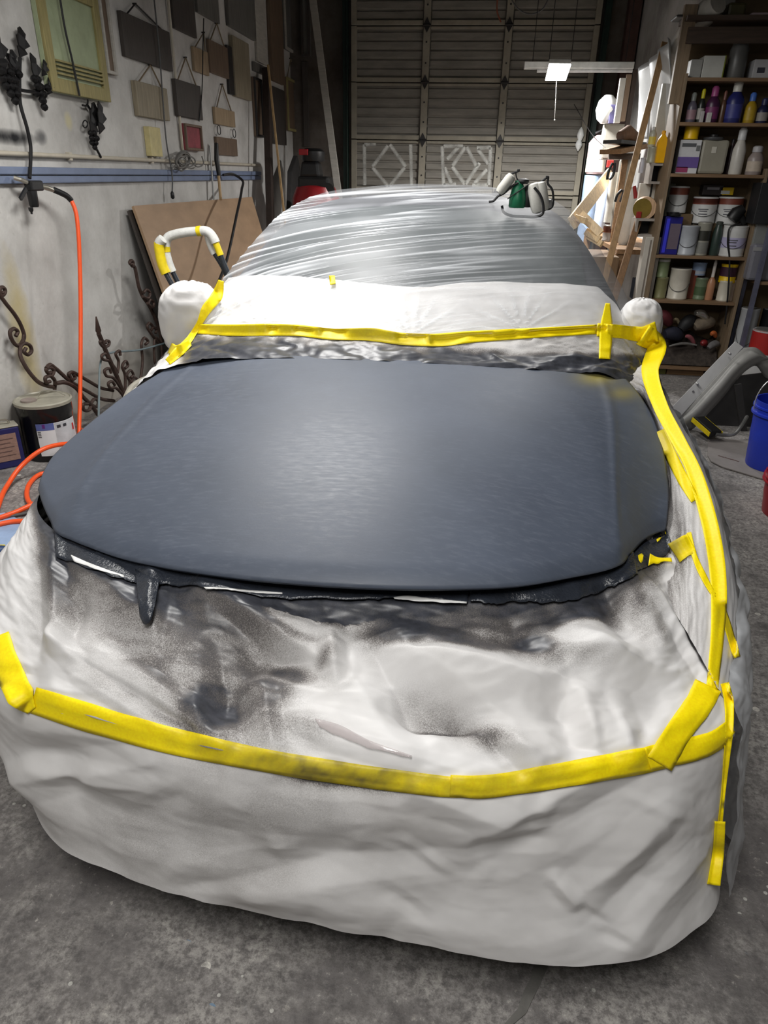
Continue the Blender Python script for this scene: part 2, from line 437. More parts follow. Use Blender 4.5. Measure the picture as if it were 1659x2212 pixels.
# small reflectors hung on the right track
mrefl = mat('white_enamel', (236, 238, 236), 0.25, 0, 0.03)
for px, py, hh in ((1254, 292, .09), (1250, 313, .07)):
    p = aty(px, py, DY - 0.09); mb = MB(); mb.lathe((p[0], p[1], p[2]), [(0.004, -hh), (0.03, -hh * .5), (0.045, 0), (0.03, hh * .6), (0.004, hh)], 12); mb.build('latch_knob', mrefl, door, smooth=True)
# sprayed white marks
def spray_white():
    t = NT('sprayed_white'); v = t.coord(); n = t.noise(v, 40, 4, 0.7); tr = t.n('BsdfTransparent'); b = t.bsdf(srgb(206, 206, 200), 0.8)
    mx = t.n('MixShader'); a = t.attr('edge'); f = t.math('MULTIPLY', a, t.math('ADD', t.math('MULTIPLY', n, 1.3), 0.25)); f = t.math('MINIMUM', f, 1.0)
    t.l(f, mx.inputs[0]); t.l(tr.outputs[0], mx.inputs[1]); t.l(b.outputs[0], mx.inputs[2]); return t.done(mx)
mspray = spray_white()
def spray_line(pts, w):
    P = [aty(px, py, DY - 0.0135) for px, py in pts]; C_ = crom(P, 24) if len(P) > 2 else np.array([P[0] + (P[-1] - P[0]) * k for k in np.linspace(0, 1, 24)])
    d = np.gradient(C_, axis=0); d /= np.linalg.norm(d, axis=1, keepdims=True); nrm = np.stack([-d[:, 2], d[:, 1] * 0, d[:, 0]], -1)
    S = np.stack([C_ + nrm * (k * w) for k in (-1, -.5, 0, .5, 1)], 1); E = np.tile(np.array([0, .75, 1, .75, 0]), (24, 1))
    E = E * (0.5 + 0.5 * np.abs(np.sin(np.linspace(0.6, 3.0, 24) + w * 40)))[:, None]
    S[..., 1] = DY - 0.0135
    grid_obj('spray_mark', S, mspray, door, {'edge': E})
for a in ([(838, 315), (805, 360)], [(805, 362), (838, 402)], [(842, 312), (876, 360)], [(874, 362), (842, 402)], [(787, 312), (788, 400)], [(887, 312), (889, 400)], [(787, 313), (812, 310)],
          [(1005, 318), (978, 358)], [(977, 360), (1004, 398)], [(1008, 318), (1030, 360)], [(1036, 352), (1006, 398)], [(955, 316), (958, 400)], [(1060, 318), (1056, 400)],
          [(958, 316), (1000, 314)], [(1030, 320), (1060, 318)], [(990, 318), (966, 344)], [(1032, 322), (1055, 354)], [(960, 362), (975, 396)], [(1052, 366), (1025, 396)], [(958, 400), (985, 398)], [(1020, 400), (1054, 400)]):
    spray_line(a, 0.030)
mb = MB(); mb.box((0, DY + 0.05, 0.02), (3.2, 0.03, 0.03)); mb.build('weather_strip', mdark, door)
# header posts, dark girder beyond shelf
slab('trim_4', (RX - 0.16, DY - 0.25, 0), (RX - 0.02, DY - 0.05, 4.3), mat('rust_post', (70, 48, 42), 0.6, 0, 0.3, 8))
# ================================================================== the car and its masking
mprimer = None
def primer_mat():
    t = NT('sanded_primer'); v = t.coord((1, 1, 1)); vs_ = t.coord((3, 14, 3)); n1 = t.noise(v, 1.6, 5, 0.6); n2 = t.noise(vs_, 9, 6, 0.7); n3 = t.noise(v, 260, 2, 0.5)
    c = t.ramp(n1, [(0.3, srgb(64, 71, 84)), (0.7, srgb(82, 90, 105))])
    c = t.mix(t.ramp(n2, [(0.5, (0, 0, 0)), (0.75, (0.35, 0.35, 0.35))]), c, srgb(106, 113, 126))
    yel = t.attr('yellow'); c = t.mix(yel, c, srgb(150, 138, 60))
    r = t.ramp(n2, [(0.3, (0.46, 0.46, 0.46)), (0.75, (0.60, 0.60, 0.60))])
    return t.done(t.bsdf(c, r, 0, t.bump(n3, 0.10, 0.0008), 0.5))
def paper_mat():
    t = NT('masking_paper'); v = t.coord(); sp = t.attr('spray'); n = t.noise(v, 420, 3, 0.8); n2 = t.noise(v, 5, 4); n3 = t.noise(v, 38, 3)
    paper = t.ramp(n2, [(0.3, srgb(206, 204, 203)), (0.7, srgb(222, 221, 221))])
    f = t.math('ADD', sp, t.math('MULTIPLY', t.math('SUBTRACT', n, 0.5), t.math('MULTIPLY', t.math('MULTIPLY', sp, t.math('SUBTRACT', 1.15, sp)), 4.2)), clamp=True)
    dark = t.ramp(n3, [(0.35, srgb(52, 54, 60)), (0.7, srgb(70, 72, 80))])
    mid_c = srgb(112, 107, 104); c = t.mix(t.math('MULTIPLY', f, 1.8, clamp=True), paper, mid_c); c = t.mix(t.math('SUBTRACT', t.math('MULTIPLY', f, 1.9), 0.85, clamp=True), c, dark)
    ro = t.math('SUBTRACT', 0.52, t.math('MULTIPLY', sp, 0.16))
    return t.done(t.bsdf(c, ro, 0, t.bump(n3, 0.10, 0.002), 0.4))
def film_mat(name, base, streak, rgb=(224, 227, 232), rough=0.5):
    t = NT(name); f = t.attr('fold'); v = t.coord(); n = t.noise(v, 9, 4)
    tr = t.n('BsdfTransparent'); b = t.bsdf(srgb(*rgb), rough, 0, None, 0.3); gl = t.n('BsdfGlossy'); gl.inputs['Roughness'].default_value = 0.28
    a = t.math('ADD', t.math('ADD', base, t.math('MULTIPLY', f, streak)), t.math('MULTIPLY', t.math('SUBTRACT', n, 0.5), 0.06), clamp=True)
    mx = t.n('MixShader'); t.l(a, mx.inputs[0]); t.l(tr.outputs[0], mx.inputs[1]); t.l(b.outputs[0], mx.inputs[2])
    lw = t.n('LayerWeight'); lw.inputs[0].default_value = 0.25
    m2 = t.n('MixShader'); t.l(t.math('MULTIPLY', lw.outputs['Fresnel'], 0.13), m2.inputs[0]); t.l(mx.outputs[0], m2.inputs[1]); t.l(gl.outputs[0], m2.inputs[2])
    return t.done(m2)
def tape_mat():
    t = NT('yellow_masking_tape'); v = t.coord(); n = t.noise(v, 6, 5, 0.7); n2 = t.noise(v, 160, 3); sp = t.attr('spray')
    c = t.ramp(n2, [(0.3, srgb(246, 216, 0)), (0.7, srgb(255, 234, 6))])
    f = t.math('MULTIPLY', sp, t.math('ADD', 0.35, n), clamp=True)
    c = t.mix(f, c, srgb(92, 86, 60))
    return t.done(t.bsdf(c, 0.5, 0, t.bump(n2, 0.25, 0.001), 0.35))
mprimer = primer_mat(); mpaper = paper_mat(); mtape = tape_mat()
mfilm = film_mat('roof_film', 0.115, 0.76); mfilm_side = film_mat('side_film', 0.45, 0.50)
mbody = mat('car_body_paint', (62, 64, 70), 0.55, 0, 0.08, 3, 0.05, (1, 1, 1), 0.3); mglass = mat('windscreen_glass', (46, 54, 56), 0.42, 0, 0.1, 3, 0.05, (1, 1, 1), 0.3)
mrubber = mat('tyre_rubber', (26, 26, 27), 0.8, 0, 0.2, 30)
mdarkpaint = mat('glossy_wet_primer', (44, 48, 56), 0.25, 0, 0.25, 25, 0.25)

car = thing('car', 'sedan with dark primed hood, masked with paper, film and yellow tape', 'car', (-0.27, 3.3, 0))

# ---- cowl, windscreen, roof and sides as one reference surface
net = [
 [(-1.22,2.25,.32),(-1.20,2.25,.80),(-.97,2.22,.950),(-.62,2.22,.985),(-.25,2.21,.995),(.12,2.24,.985),(.47,2.34,.945),(.66,2.38,.80),(.70,2.38,.32)],
 [(-1.22,2.55,.32),(-1.20,2.55,.84),(-.985,2.49,1.00),(-.62,2.42,1.05),(-.25,2.38,1.06),(.12,2.42,1.05),(.50,2.55,1.00),(.69,2.62,.85),(.73,2.62,.32)],
 [(-1.22,2.85,.32),(-1.19,2.85,.90),(-.98,2.79,1.13),(-.62,2.68,1.19),(-.25,2.63,1.205),(.12,2.68,1.19),(.49,2.80,1.13),(.69,2.85,.90),(.73,2.85,.32)],
 [(-1.22,3.40,.32),(-1.18,3.40,.95),(-.905,3.30,1.345),(-.60,3.20,1.415),(-.25,3.15,1.430),(.10,3.20,1.415),(.41,3.30,1.345),(.67,3.40,.95),(.72,3.40,.32)],
 [(-1.22,4.20,.32),(-1.18,4.20,.97),(-.86,4.20,1.40),(-.58,4.20,1.465),(-.25,4.20,1.480),(.08,4.20,1.465),(.36,4.20,1.40),(.66,4.20,.97),(.71,4.20,.32)],
 [(-1.21,4.90,.32),(-1.17,4.90,.97),(-.84,4.85,1.34),(-.56,4.80,1.425),(-.25,4.78,1.440),(.06,4.80,1.425),(.34,4.85,1.34),(.65,4.90,.97),(.70,4.90,.32)],
 [(-1.18,5.45,.32),(-1.14,5.45,.92),(-.90,5.45,1.06),(-.58,5.45,1.10),(-.25,5.45,1.110),(.08,5.45,1.10),(.40,5.45,1.06),(.62,5.45,.92),(.67,5.45,.32)],
 [(-1.10,5.78,.32),(-1.06,5.78,.80),(-.85,5.80,.95),(-.55,5.82,.985),(-.25,5.83,.990),(.05,5.82,.985),(.35,5.80,.95),(.55,5.78,.80),(.60,5.78,.32)],
 [(-1.05,5.80,.30),(-1.0,5.82,.45),(-.85,5.83,.55),(-.55,5.84,.55),(-.25,5.85,.55),(.05,5.84,.55),(.35,5.83,.55),(.50,5.82,.45),(.55,5.80,.30)]]
NV, NU = 260, 330
W = net_surface(net, NV, NU); WN = grid_normals(W)
if WN[NV // 3, NU // 2, 2] < 0: WN = -WN
PX, PY = proj(W)
# body under the sheets
grid_obj('body_shell', (W - WN * 0.02)[::4, ::4], mbody, car)
gl = np.zeros((NV, NU), bool)
gy, gx = W[..., 1], W[..., 0]
gl = (W[..., 2] > 1.045) & (gy > 2.40) & (gy < 3.22) & (np.abs(gx + 0.25) < 0.66)
grid_obj('windscreen', W - WN * 0.014, mglass, car, mask=gl)
for x in (-1.10, 0.57):
    for y in (1.72, 4.45):
        wl = MB(); wl.lathe((x - 0.1, y, 0.315), [(0.20, 0), (0.30, 0.0), (0.315, 0.03), (0.315, 0.17), (0.30, 0.20), (0.20, 0.20)], 28, 'x')
        tyre = wl.build('wheel', mrubber, car, smooth=True)
        rim = MB(); rim.lathe((x - 0.1 + (0.19 if x > 0 else -0.005), y, 0.315), [(0.19, 0), (0.19, 0.015)], 24, 'x'); rim.build('rim', mat('alloy', (140, 140, 142), 0.35, 0.8), tyre)
# floor pan and front body volume under the masking
mb = MB(); mb.prism([(-1.05, 1.15, .25), (-.72, .98, .25), (0.2, .98, .25), (.48, 1.12, .25), (.56, 1.5, .25), (.56, 5.7, .25), (-1.08, 5.7, .25), (-1.1, 1.5, .25)], (0, 0, .33)); mb.build('under_body', mat('underbody_black', (30, 30, 31), 0.8), car)

# ---- hood: Coons patch between four traced edges
nh_u, nh_v = 200, 140
zf = lambda pts: [atz(*p) for p in pts]
front = crom(zf([(80,1049,.775),(92,1085,.772),(106,1115,.770),(120,1142,.770),(190,1172,.775),(265,1197,.780),(420,1226,.790),(600,1246,.796),(790,1258,.800),(960,1261,.798),(1120,1255,.792),(1230,1238,.786),(1340,1213,.780),(1362,1190,.778),(1392,1158,.775),(1416,1144,.773),(1440,1136,.772)]), nh_u)
rear = crom(zf([(404,764,.968),(520,766,.990),(650,769,1.003),(870,774,1.010),(1050,780,1.005),(1200,785,.990),(1330,793,.962)]), nh_u)
left = crom(zf([(80,1049,.775),(113,987,.800),(158,944,.823),(226,888,.857),(290,840,.892),(350,802,.928),(404,764,.968)]), nh_v)
rgt = crom(zf([(1440,1136,.772),(1444,1080,.805),(1441,1020,.838),(1430,960,.870),(1410,900,.903),(1378,848,.932),(1330,793,.962)]), nh_v)
U, V_ = np.meshgrid(np.linspace(0, 1, nh_u), np.linspace(0, 1, nh_v)); u3, v3 = U[..., None], V_[..., None]
H = (1 - v3) * front[None] + v3 * rear[None] + (1 - u3) * left[:, None] + u3 * rgt[:, None] - ((1 - u3) * (1 - v3) * front[0] + u3 * (1 - v3) * front[-1] + (1 - u3) * v3 * rear[0] + u3 * v3 * rear[-1])
crown = 0.042 * np.sin(np.pi * np.clip(V_, 0, 1)) ** 0.9 * np.sin(np.pi * U) ** 0.7
ucl = 0.20 - 0.15 * V_; ucr = 0.81 + 0.13 * V_
side = smooth(0, 1, np.clip((ucl - U) / 0.2, 0, 1)) + smooth(0, 1, np.clip((U - ucr) / 0.2, 0, 1))
ridge = 0.005 * np.exp(-((U - ucl) / 0.012) ** 2) + 0.004 * np.exp(-((U - ucr) / 0.012) ** 2)
fade = np.sin(np.pi * np.clip(V_ * 0.96 + 0.03, 0, 1)) ** 0.5
H[..., 2] += crown - 0.02 * side * fade * np.minimum(1, 6 * np.minimum(U, 1 - U)) + ridge * fade
H[..., 2] -= 0.012 * np.clip(1 - V_ / 0.05, 0, 1) ** 2
hx, hy = proj(H)
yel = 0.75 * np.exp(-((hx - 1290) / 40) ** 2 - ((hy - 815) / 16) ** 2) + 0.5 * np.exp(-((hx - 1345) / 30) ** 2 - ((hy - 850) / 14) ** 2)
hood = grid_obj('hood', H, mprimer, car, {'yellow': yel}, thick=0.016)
HN = grid_normals(H)
if HN[50, 100, 2] < 0:
    for p in hood.data.polygons: p.flip()
    HN = -HN
hood['label'] = 'dark blue-grey sanded primer hood'

# ---- front masking paper (upper sheet to the tape, lower sheet to the hem)
fn = [
 [(-1.12,2.0,.80), atz(86,1072,.750), atz(122,1150,.748), atz(265,1203,.750), atz(480,1238,.752), atz(700,1254,.752), atz(920,1262,.752), atz(1120,1256,.750), atz(1330,1222,.748), atz(1395,1172,.748), atz(1442,1150,.745), (.57,1.95,.80)],
 [(-1.20,1.95,.68), atz(30,1180,.715), atz(95,1240,.705), atz(245,1295,.705), atz(470,1335,.705), atz(695,1355,.705), atz(925,1362,.705), atz(1140,1355,.705), atz(1358,1325,.705), atz(1440,1275,.705), atz(1498,1230,.715), (.63,1.85,.70)],
 [(-1.23,1.9,.60), (-1.13,1.33,.65), atz(60,1360,.650), atz(220,1420,.655), atz(460,1470,.655), atz(692,1500,.655), atz(930,1515,.655), atz(1165,1500,.655), atz(1392,1470,.650), atz(1492,1430,.645), atz(1550,1370,.640), (.65,1.75,.60)],
 [(-1.24,1.85,.54), (-1.14,1.22,.58), atz(20,1478,.595), atz(200,1545,.600), atz(450,1618,.600), atz(700,1663,.600), atz(950,1693,.600), atz(1200,1677,.600), atz(1430,1638,.600), atz(1535,1608,.595), atz(1578,1560,.585), (.65,1.65,.54)],
 [(-1.23,1.85,.42), (-1.13,1.20,.42), atz(24,1620,.420), atz(230,1720,.400), atz(470,1800,.400), atz(715,1840,.400), atz(960,1875,.400), atz(1195,1880,.400), atz(1410,1860,.400), atz(1515,1810,.400), atz(1560,1745,.400), (.65,1.60,.38)],
 [(-1.18,1.85,.32), (-1.06,1.22,.30), atz(95,1796,.205), atz(300,1908,.200), atz(520,1963,.200), atz(740,2015,.200), atz(970,2053,.200), atz(1200,2080,.200), atz(1380,2068,.200), atz(1490,2010,.200), atz(1548,1935,.200), (.64,1.55,.22)]]
fv, fu = 300, 420
P = net_surface(fn, fv, fu)
# hood side of the row where the tape runs
trow = 3 / 5
PN = grid_normals(P)
if PN[fv // 2, fu // 2, 1] > 0: PN = -PN
px_, py_ = proj(P)
uu, vv = np.meshgrid(np.linspace(0, 1, fu), np.linspace(0, 1, fv))
X_, Z_ = P[..., 0], P[..., 2]
# the tape row in v differs per column: find by pixel height
tape_c = crom([(-160,1405),(-60,1440),(20,1478),(100,1510),(200,1545),(330,1583),(450,1613),(600,1642),(700,1660),(850,1682),(960,1696),(1040,1698),(1120,1688),(1250,1667),(1380,1645),(1470,1630),(1530,1612),(1575,1590),(1640,1555)], 160)
tape_y = np.interp(px_, tape_c[:, 0], tape_c[:, 1])
above = py_ < tape_y
D = np.zeros_like(px_)
# soft crumple; stronger above the tape
amp = np.where(above, 1.0, 0.25)
D += amp * 0.010 * ridged(uu * 9 + 3 + 0.5 * fbm(uu * 5, vv * 5, 4), vv * 6 + 2, 11, 3)
D += 0.0022 * np.where(above, 1.0, 0.5) * fbm(uu * 26, vv * 16, 21, 3)
# long swags in the lower sheet
low = smooth(tape_y - 10, tape_y + 120, py_)
D += low * 0.010 * np.sin((vv * 26 - uu * 7 + 1.6 * fbm(uu * 4, vv * 3, 31)) ) * (0.4 + 0.6 * np.abs(fbm(uu * 3, vv * 3, 33)))
# traced creases: (ax, ay, bx, by, width px, height m)  >0 ridge, <0 valley
creases = [(150,1410,470,1590,26,.016),(180,1430,420,1575,16,-.012),(120,1160,130,1400,14,.012),(130,1390,160,1430,14,.012),(180,1310,150,1430,12,-.008),
 (330,1200,335,1340,14,.010),(180,1230,330,1350,30,.014),(440,1280,720,1440,26,.018),(480,1330,560,1380,16,-.012),(540,1400,700,1430,30,-.020),(715,1370,722,1450,14,.014),
 (830,1410,1150,1480,34,.022),(800,1400,900,1560,28,-.014),(840,1530,1000,1560,16,-.012),(900,1500,1060,1600,26,-.018),(1000,1580,1180,1640,22,.012),(1060,1600,1120,1660,14,-.010),
 (400,1590,560,1400,50,-.012),(420,1500,440,1590,16,.008),(500,1480,520,1600,16,-.008),(560,1470,590,1610,16,.008),(470,1400,480,1560,18,-.008),
 (640,1560,880,1625,20,.006),(1240,1380,1330,1440,30,.016),(1340,1250,1420,1400,24,.012),(1290,1240,1370,1360,26,-.014),(1100,1330,1130,1400,26,-.010),(1150,1400,1450,1460,24,.010),
 (1400,1270,1530,1480,10,.008),(1430,1240,1545,1420,10,-.007),(1250,1500,1290,1620,22,.012),(1220,1600,1340,1640,18,-.010),(1330,1540,1360,1640,20,.010),(1180,1520,1260,1580,24,-.010),
 (0,1690,330,1650,22,.014),(60,1620,330,1660,20,-.010),(60,1660,320,1700,14,.010),(400,1915,700,1860,22,-.012),(400,1930,900,1890,40,.012),(700,1850,1100,1830,30,-.010),(560,1700,1000,1790,30,-.006),
 (1000,1820,1330,1660,30,.010),(1060,1860,1400,1680,26,-.010),(1240,1945,1450,1760,26,.012),(1200,1900,1240,1945,12,.014),(1340,1940,1480,1780,22,-.010),(1350,2040,1520,1850,20,.010),(1040,1830,1180,1815,12,-.008),(900,1720,1100,1780,18,.007),(120,1640,220,1850,30,-.010),(200,1700,330,1740,16,.008),(620,1690,850,1710,16,-.012)]
for ax, ay, bx, by, w, h in creases:
    d_, t_, s_ = seg_dist(px_, py_, ax, ay, bx, by)
    D += np.where(above, 1.9, 1.15) * h * np.sqrt(np.sin(np.pi * np.clip(0.12 + t_ * 0.76, 0, 1))) * np.clip(1 - np.sqrt(d_ * d_ + 9) / (2.3 * w), 0, 1) ** 1.15
# random short creases
rng = np.random.RandomState(3)
for k in range(110):
    ax, ay = rng.uniform(0, 1560), rng.uniform(1250, 2040); an = rng.normal(0.5, 0.9); L = rng.uniform(40, 170); h = rng.uniform(.002, .0062) * rng.choice([-1, 1])
    d_, t_, s_ = seg_dist(px_, py_, ax, ay, ax + L * math.cos(an), ay + L * math.sin(an))
    D += h * np.clip(1 - np.sqrt(d_ * d_ + 4) / rng.uniform(16, 46), 0, 1) * np.sin(np.pi * (0.08 + 0.84 * t_))
D *= (smooth(0, 0.06, vv) * 0.9 + 0.1) * np.where(above, 1.35, 1.0)
hemw = 0.012 * fbm(uu * 10, vv * 0 + 3.3, 77) * smooth(0.9, 1.0, vv)
P2 = P + PN * D[..., None]; P2[..., 2] += hemw
# overspray on the sheet (real paint that drifted onto the paper)
hood_y = np.interp(px_, [0,80,120,265,480,700,920,1120,1330,1395,1445,1560], [1040,1050,1145,1200,1238,1255,1262,1256,1215,1165,1135,1130])
dep = py_ - hood_y
nz = fbm(px_ / 120, py_ / 120, 51, 4)
gain = 1.22
reach = np.interp(px_, [60, 120, 250, 330, 420, 520, 600, 680, 760, 860, 1000, 1150, 1300, 1400, 1450], [120, 190, 190, 260, 330, 330, 210, 130, 110, 150, 175, 185, 170, 150, 40])
spray = np.clip(gain - (dep - 20 + 45 * nz) / reach, 0, 1) ** 1.3 * smooth(50, 92, px_) * (1 - 0.85 * smooth(1440, 1475, px_))
def blob(cx, cy, rx, ry, ang, s_):
    c_, n_ = math.cos(ang), math.sin(ang); dx, dy = px_ - cx, py_ - cy
    a_, b_ = (dx * c_ + dy * n_) / rx, (-dx * n_ + dy * c_) / ry
    r_ = a_ * a_ + b_ * b_ + 0.9 * nz
    return s_ * np.exp(-np.clip(r_, 0, None) * 1.2)
for b_ in ((480,1510,105,115,.5,.85),(450,1420,80,60,.3,.55),(250,1260,110,60,.5,.95),(300,1320,46,26,.6,.9),(420,1330,120,55,.4,.7),(170,1200,50,90,.1,.8),(330,1440,90,30,.6,.35),(540,1580,100,60,.3,.6),
           (620,1440,90,26,.35,.75),(700,1430,30,22,-.7,.7),(900,1330,130,40,.1,.55),(1000,1400,120,26,.15,.35),(960,1540,95,34,.45,.95),(1040,1585,70,28,.5,.85),(900,1500,50,20,.1,.6),
           (1130,1390,75,36,.2,.95),(1210,1330,90,45,.3,.75),(1300,1310,36,80,.45,.9),(1370,1300,24,90,-.25,.9),(1400,1330,20,70,-.3,.6),(1230,1430,60,26,.2,.5),(720,1700,110,14,.12,.8),(280,1500,130,40,.55,.30),(380,1830,330,90,.1,.17),(600,1750,240,60,.1,.14),(120,1250,40,120,.3,.45),(640,1570,70,30,.3,.35),(500,1380,110,50,.4,.75),(200,1300,60,50,.6,.6),(560,1500,80,70,.6,.6),(860,1380,60,26,0,.5)):
    spray = np.maximum(spray, blob(*b_)) if b_[5] > .5 else np.clip(spray + blob(*b_) * (1 - spray), 0, 1)
# crisp triangular wet patch under the nose
tri = (py_ < np.interp(px_, [430, 560, 720, 760, 860, 1020, 1120], [1262, 1320, 1352, 1352, 1335, 1300, 1290]) + 5 * fbm(px_ / 18, py_ / 18, 8)) & (px_ > 430) & (px_ < 1120)
spray = np.maximum(spray, tri * 0.97)
spray = spray * (1 - 0.8 * smooth(.25, .6, np.exp(-((px_ - 1275) / 95) ** 2 - ((py_ - 1385) / 42) ** 2))) * (1 - 0.7 * smooth(.2, .7, np.exp(-((px_ - 640) / 80) ** 2 - ((py_ - 1345 - (px_ - 640) * .35) / 26) ** 2)) * (1 - tri)) * (1 - .75 * smooth(.2, .7, np.exp(-((px_ - 990) / 210) ** 2 - ((py_ - 1448 - (px_ - 990) * .16) / 34) ** 2)))
spray = np.clip(spray, 0, 1)
# the gun stood over the hood: facets turned towards it took more paint, sheltered ones less
NB = grid_normals(P2); NB = NB * np.sign((NB * PN).sum(-1, keepdims=True)); gun = np.array([0.0, 0.75, 0.66])
face = (NB @ gun) - (PN @ gun)
for _k in range(3): face[1:-1, 1:-1] = (face[1:-1, 1:-1] * 2 + face[:-2, 1:-1] + face[2:, 1:-1] + face[1:-1, :-2] + face[1:-1, 2:]) / 6
spray = np.clip(spray * np.clip(1.0 + 0.7 * face, 0.62, 1.3), 0, 1)
spray = np.maximum(spray, tri * 0.95)
upper = py_ < tape_y + 14
lower = py_ > tape_y - 14
PN2 = grid_normals(P2); PN2 = PN2 * np.sign((PN2 * PN).sum(-1, keepdims=True))
o = grid_obj('masking_paper', P2 + PN2 * 0.002, mpaper, None, {'spray': spray}, mask=upper, cover=True)
tag(o, 'crumpled white masking paper sheet below the hood, dark with overspray', 'paper')
o = grid_obj('masking_paper', P2 - PN2 * 0.001, mpaper, None, {'spray': spray}, mask=lower, cover=True)
tag(o, 'clean white masking paper skirt under the front tape, hanging to the floor', 'paper')

# ---- right fender: paper strip and film
sn = [
 [(.36,2.34,.940), atz(1372,850,.915), atz(1412,905,.885), atz(1432,970,.850), atz(1443,1040,.812), atz(1440,1115,.765), atz(1436,1175,.735), atz(1440,1230,.715), atz(1444,1300,.700)],
 [atz(1385,790,.955), atz(1404,862,.930), atz(1436,925,.900), atz(1462,985,.868), atz(1480,1060,.830), atz(1490,1140,.790), atz(1492,1220,.750), atz(1496,1300,.715), atz(1494,1385,.685)],
 [atz(1408,782,.960), atz(1426,860,.925), atz(1456,928,.895), atz(1492,1000,.860), atz(1526,1090,.815), atz(1542,1200,.760), atz(1556,1290,.715), atz(1556,1370,.685), atz(1540,1470,.655)],
 [(.66,2.60,.87), (.675,2.38,.85), (.685,2.18,.83), (.69,2.00,.80), (.69,1.82,.76), (.685,1.66,.70), (.67,1.50,.66), atz(1596,1440,.62), atz(1580,1550,.590)],
 [(.71,2.60,.70), (.72,2.38,.68), (.725,2.18,.66), (.73,2.00,.62), (.72,1.82,.58), (.705,1.66,.52), (.69,1.46,.46), atz(1598,1580,.46), atz(1574,1690,.440)],
 [(.72,2.60,.12), (.73,2.38,.10), (.735,2.18,.09), (.74,2.00,.08), (.73,1.82,.07), (.715,1.62,.06), (.69,1.40,.07), atz(1582,1850,.12), atz(1552,1930,.150)]]
# outer film
S = net_surface(sn, 170, 230); SN = grid_normals(S)
if SN[60, 100, 0] < 0: SN = -SN
sx, sy_ = proj(S); su, sv = np.meshgrid(np.linspace(0, 1, 230), np.linspace(0, 1, 170))
Dd = 0.012 * ridged(su * 9 + sv * 2.2, sv * 3.0 - su * 2, 5, 3) * smooth(0.25, .6, sv) + 0.004 * fbm(su * 30 + sv * 12, sv * 9, 9, 3)
Dd += 0.004 * np.sin((su * 10 + sv * 4 + fbm(su * 3, sv * 3, 2)) * 6) * smooth(.2, .5, sv)
fold = np.clip(1.6 * ridged(su * 16 + sv * 5, sv * 2.4, 15, 3) + 0.1, 0, 1) * (0.3 + 0.7 * smooth(0.95, 0.5, sv)) * smooth(.2, .4, sv)
pstr = np.clip(0.95 * np.exp(-np.clip(sv, 0, 1) / 0.12) * (0.8 + nz[0, 0] * 0) , 0, 1)
pstr = np.clip(pstr + 0.9 * np.exp(-((sx - 1400) / 40) ** 2 - ((sy_ - 860) / 34) ** 2) + .5 * np.exp(-((sx - 1470) / 14) ** 2 - ((sy_ - 1180) / 60) ** 2), 0, 1)
pm = (sv < 0.47)
Sp = S + SN * (0.004 * fbm(su * 8, sv * 22, 41, 3) + 0.003 * ridged(su * 3, sv * 14, 43, 2))[..., None]
o = grid_obj('masking_paper', Sp, mpaper, None, {'spray': pstr * (0.75 + 0.5 * fbm(su * 9, sv * 9, 61))}, mask=pm, cover=True)
tag(o, 'narrow white paper strip along the right fender beside the hood edge', 'paper')
o = grid_obj('masking_film', S + SN * (0.012 + Dd)[..., None], mfilm_side, None, {'fold': fold}, mask=sv > 0.40, cover=True)
tag(o, 'translucent plastic film hanging over the right fender to the floor', 'plastic film')

# ---- windscreen paper, cowl paper, roof film
rowv = np.linspace(0, 1, NV)[:, None] * np.ones((1, NU)); colu = np.ones((NV, 1)) * np.linspace(0, 1, NU)[None]
top_edge = np.interp(PX, [380, 430, 480, 560, 640, 760, 860, 930, 1000, 1060, 1120, 1240, 1290, 1308, 1330, 1345, 1370, 1420, 1440], [640, 630, 604, 598, 600, 612, 622, 624, 612, 612, 614, 618, 622, 640, 660, 700, 640, 660, 690])
Dc = 0.004 * fbm(colu * 20, rowv * 40, 71, 3)
cowl = smooth(0.15, 0.0, rowv)
tp_y = np.interp(PX, [400, 430, 560, 700, 800, 870, 950, 1020, 1100, 1200, 1290, 1400], [715, 708, 712, 716, 720, 730, 732, 728, 724, 716, 711, 712])
below = smooth(tp_y - 6, tp_y + 14, PY)
Dc += below * (0.022 * ridged(colu * 17 + 2.2 * fbm(colu * 5, rowv * 9, 81), rowv * 9 + colu * 6, 83, 3) + 0.002 * fbm(colu * 70, rowv * 40, 85, 2))
Dc += (1 - below) * 0.006 * ridged(colu * 14 + rowv * 9, rowv * 10, 87, 2)
nzw = fbm(PX / 60, PY / 26, 91, 4)
fullspray = np.clip((PY - tp_y - 12 + 22 * nzw) / 26, 0, 1) * (1 - 0.75 * smooth(930, 1060, PX) * (1 - smooth(-2, 14, PY - np.interp(PX, [950, 1100, 1200, 1330], [752, 766, 764, 768]))))
fullspray = np.clip(fullspray, 0, 1) * smooth(375, 420, PX)
def regrid(S, r0, r1, n, extra):
    '''rows of a surface resampled per column between two (fractional) row numbers'''
    nv_, nu_ = S.shape[:2]; T = r0[None] + (r1 - r0)[None] * np.linspace(0, 1, n)[:, None]
    i0 = np.clip(np.floor(T).astype(int), 0, nv_ - 2); f_ = T - i0; jj = np.arange(nu_)[None].repeat(n, 0)
    lerp = lambda A: A[i0, jj] * (1 - f_) + A[i0 + 1, jj] * f_
    S2 = np.stack([lerp(S[..., k]) for k in range(3)], -1); return S2, {k: lerp(a) for k, a in extra.items()}
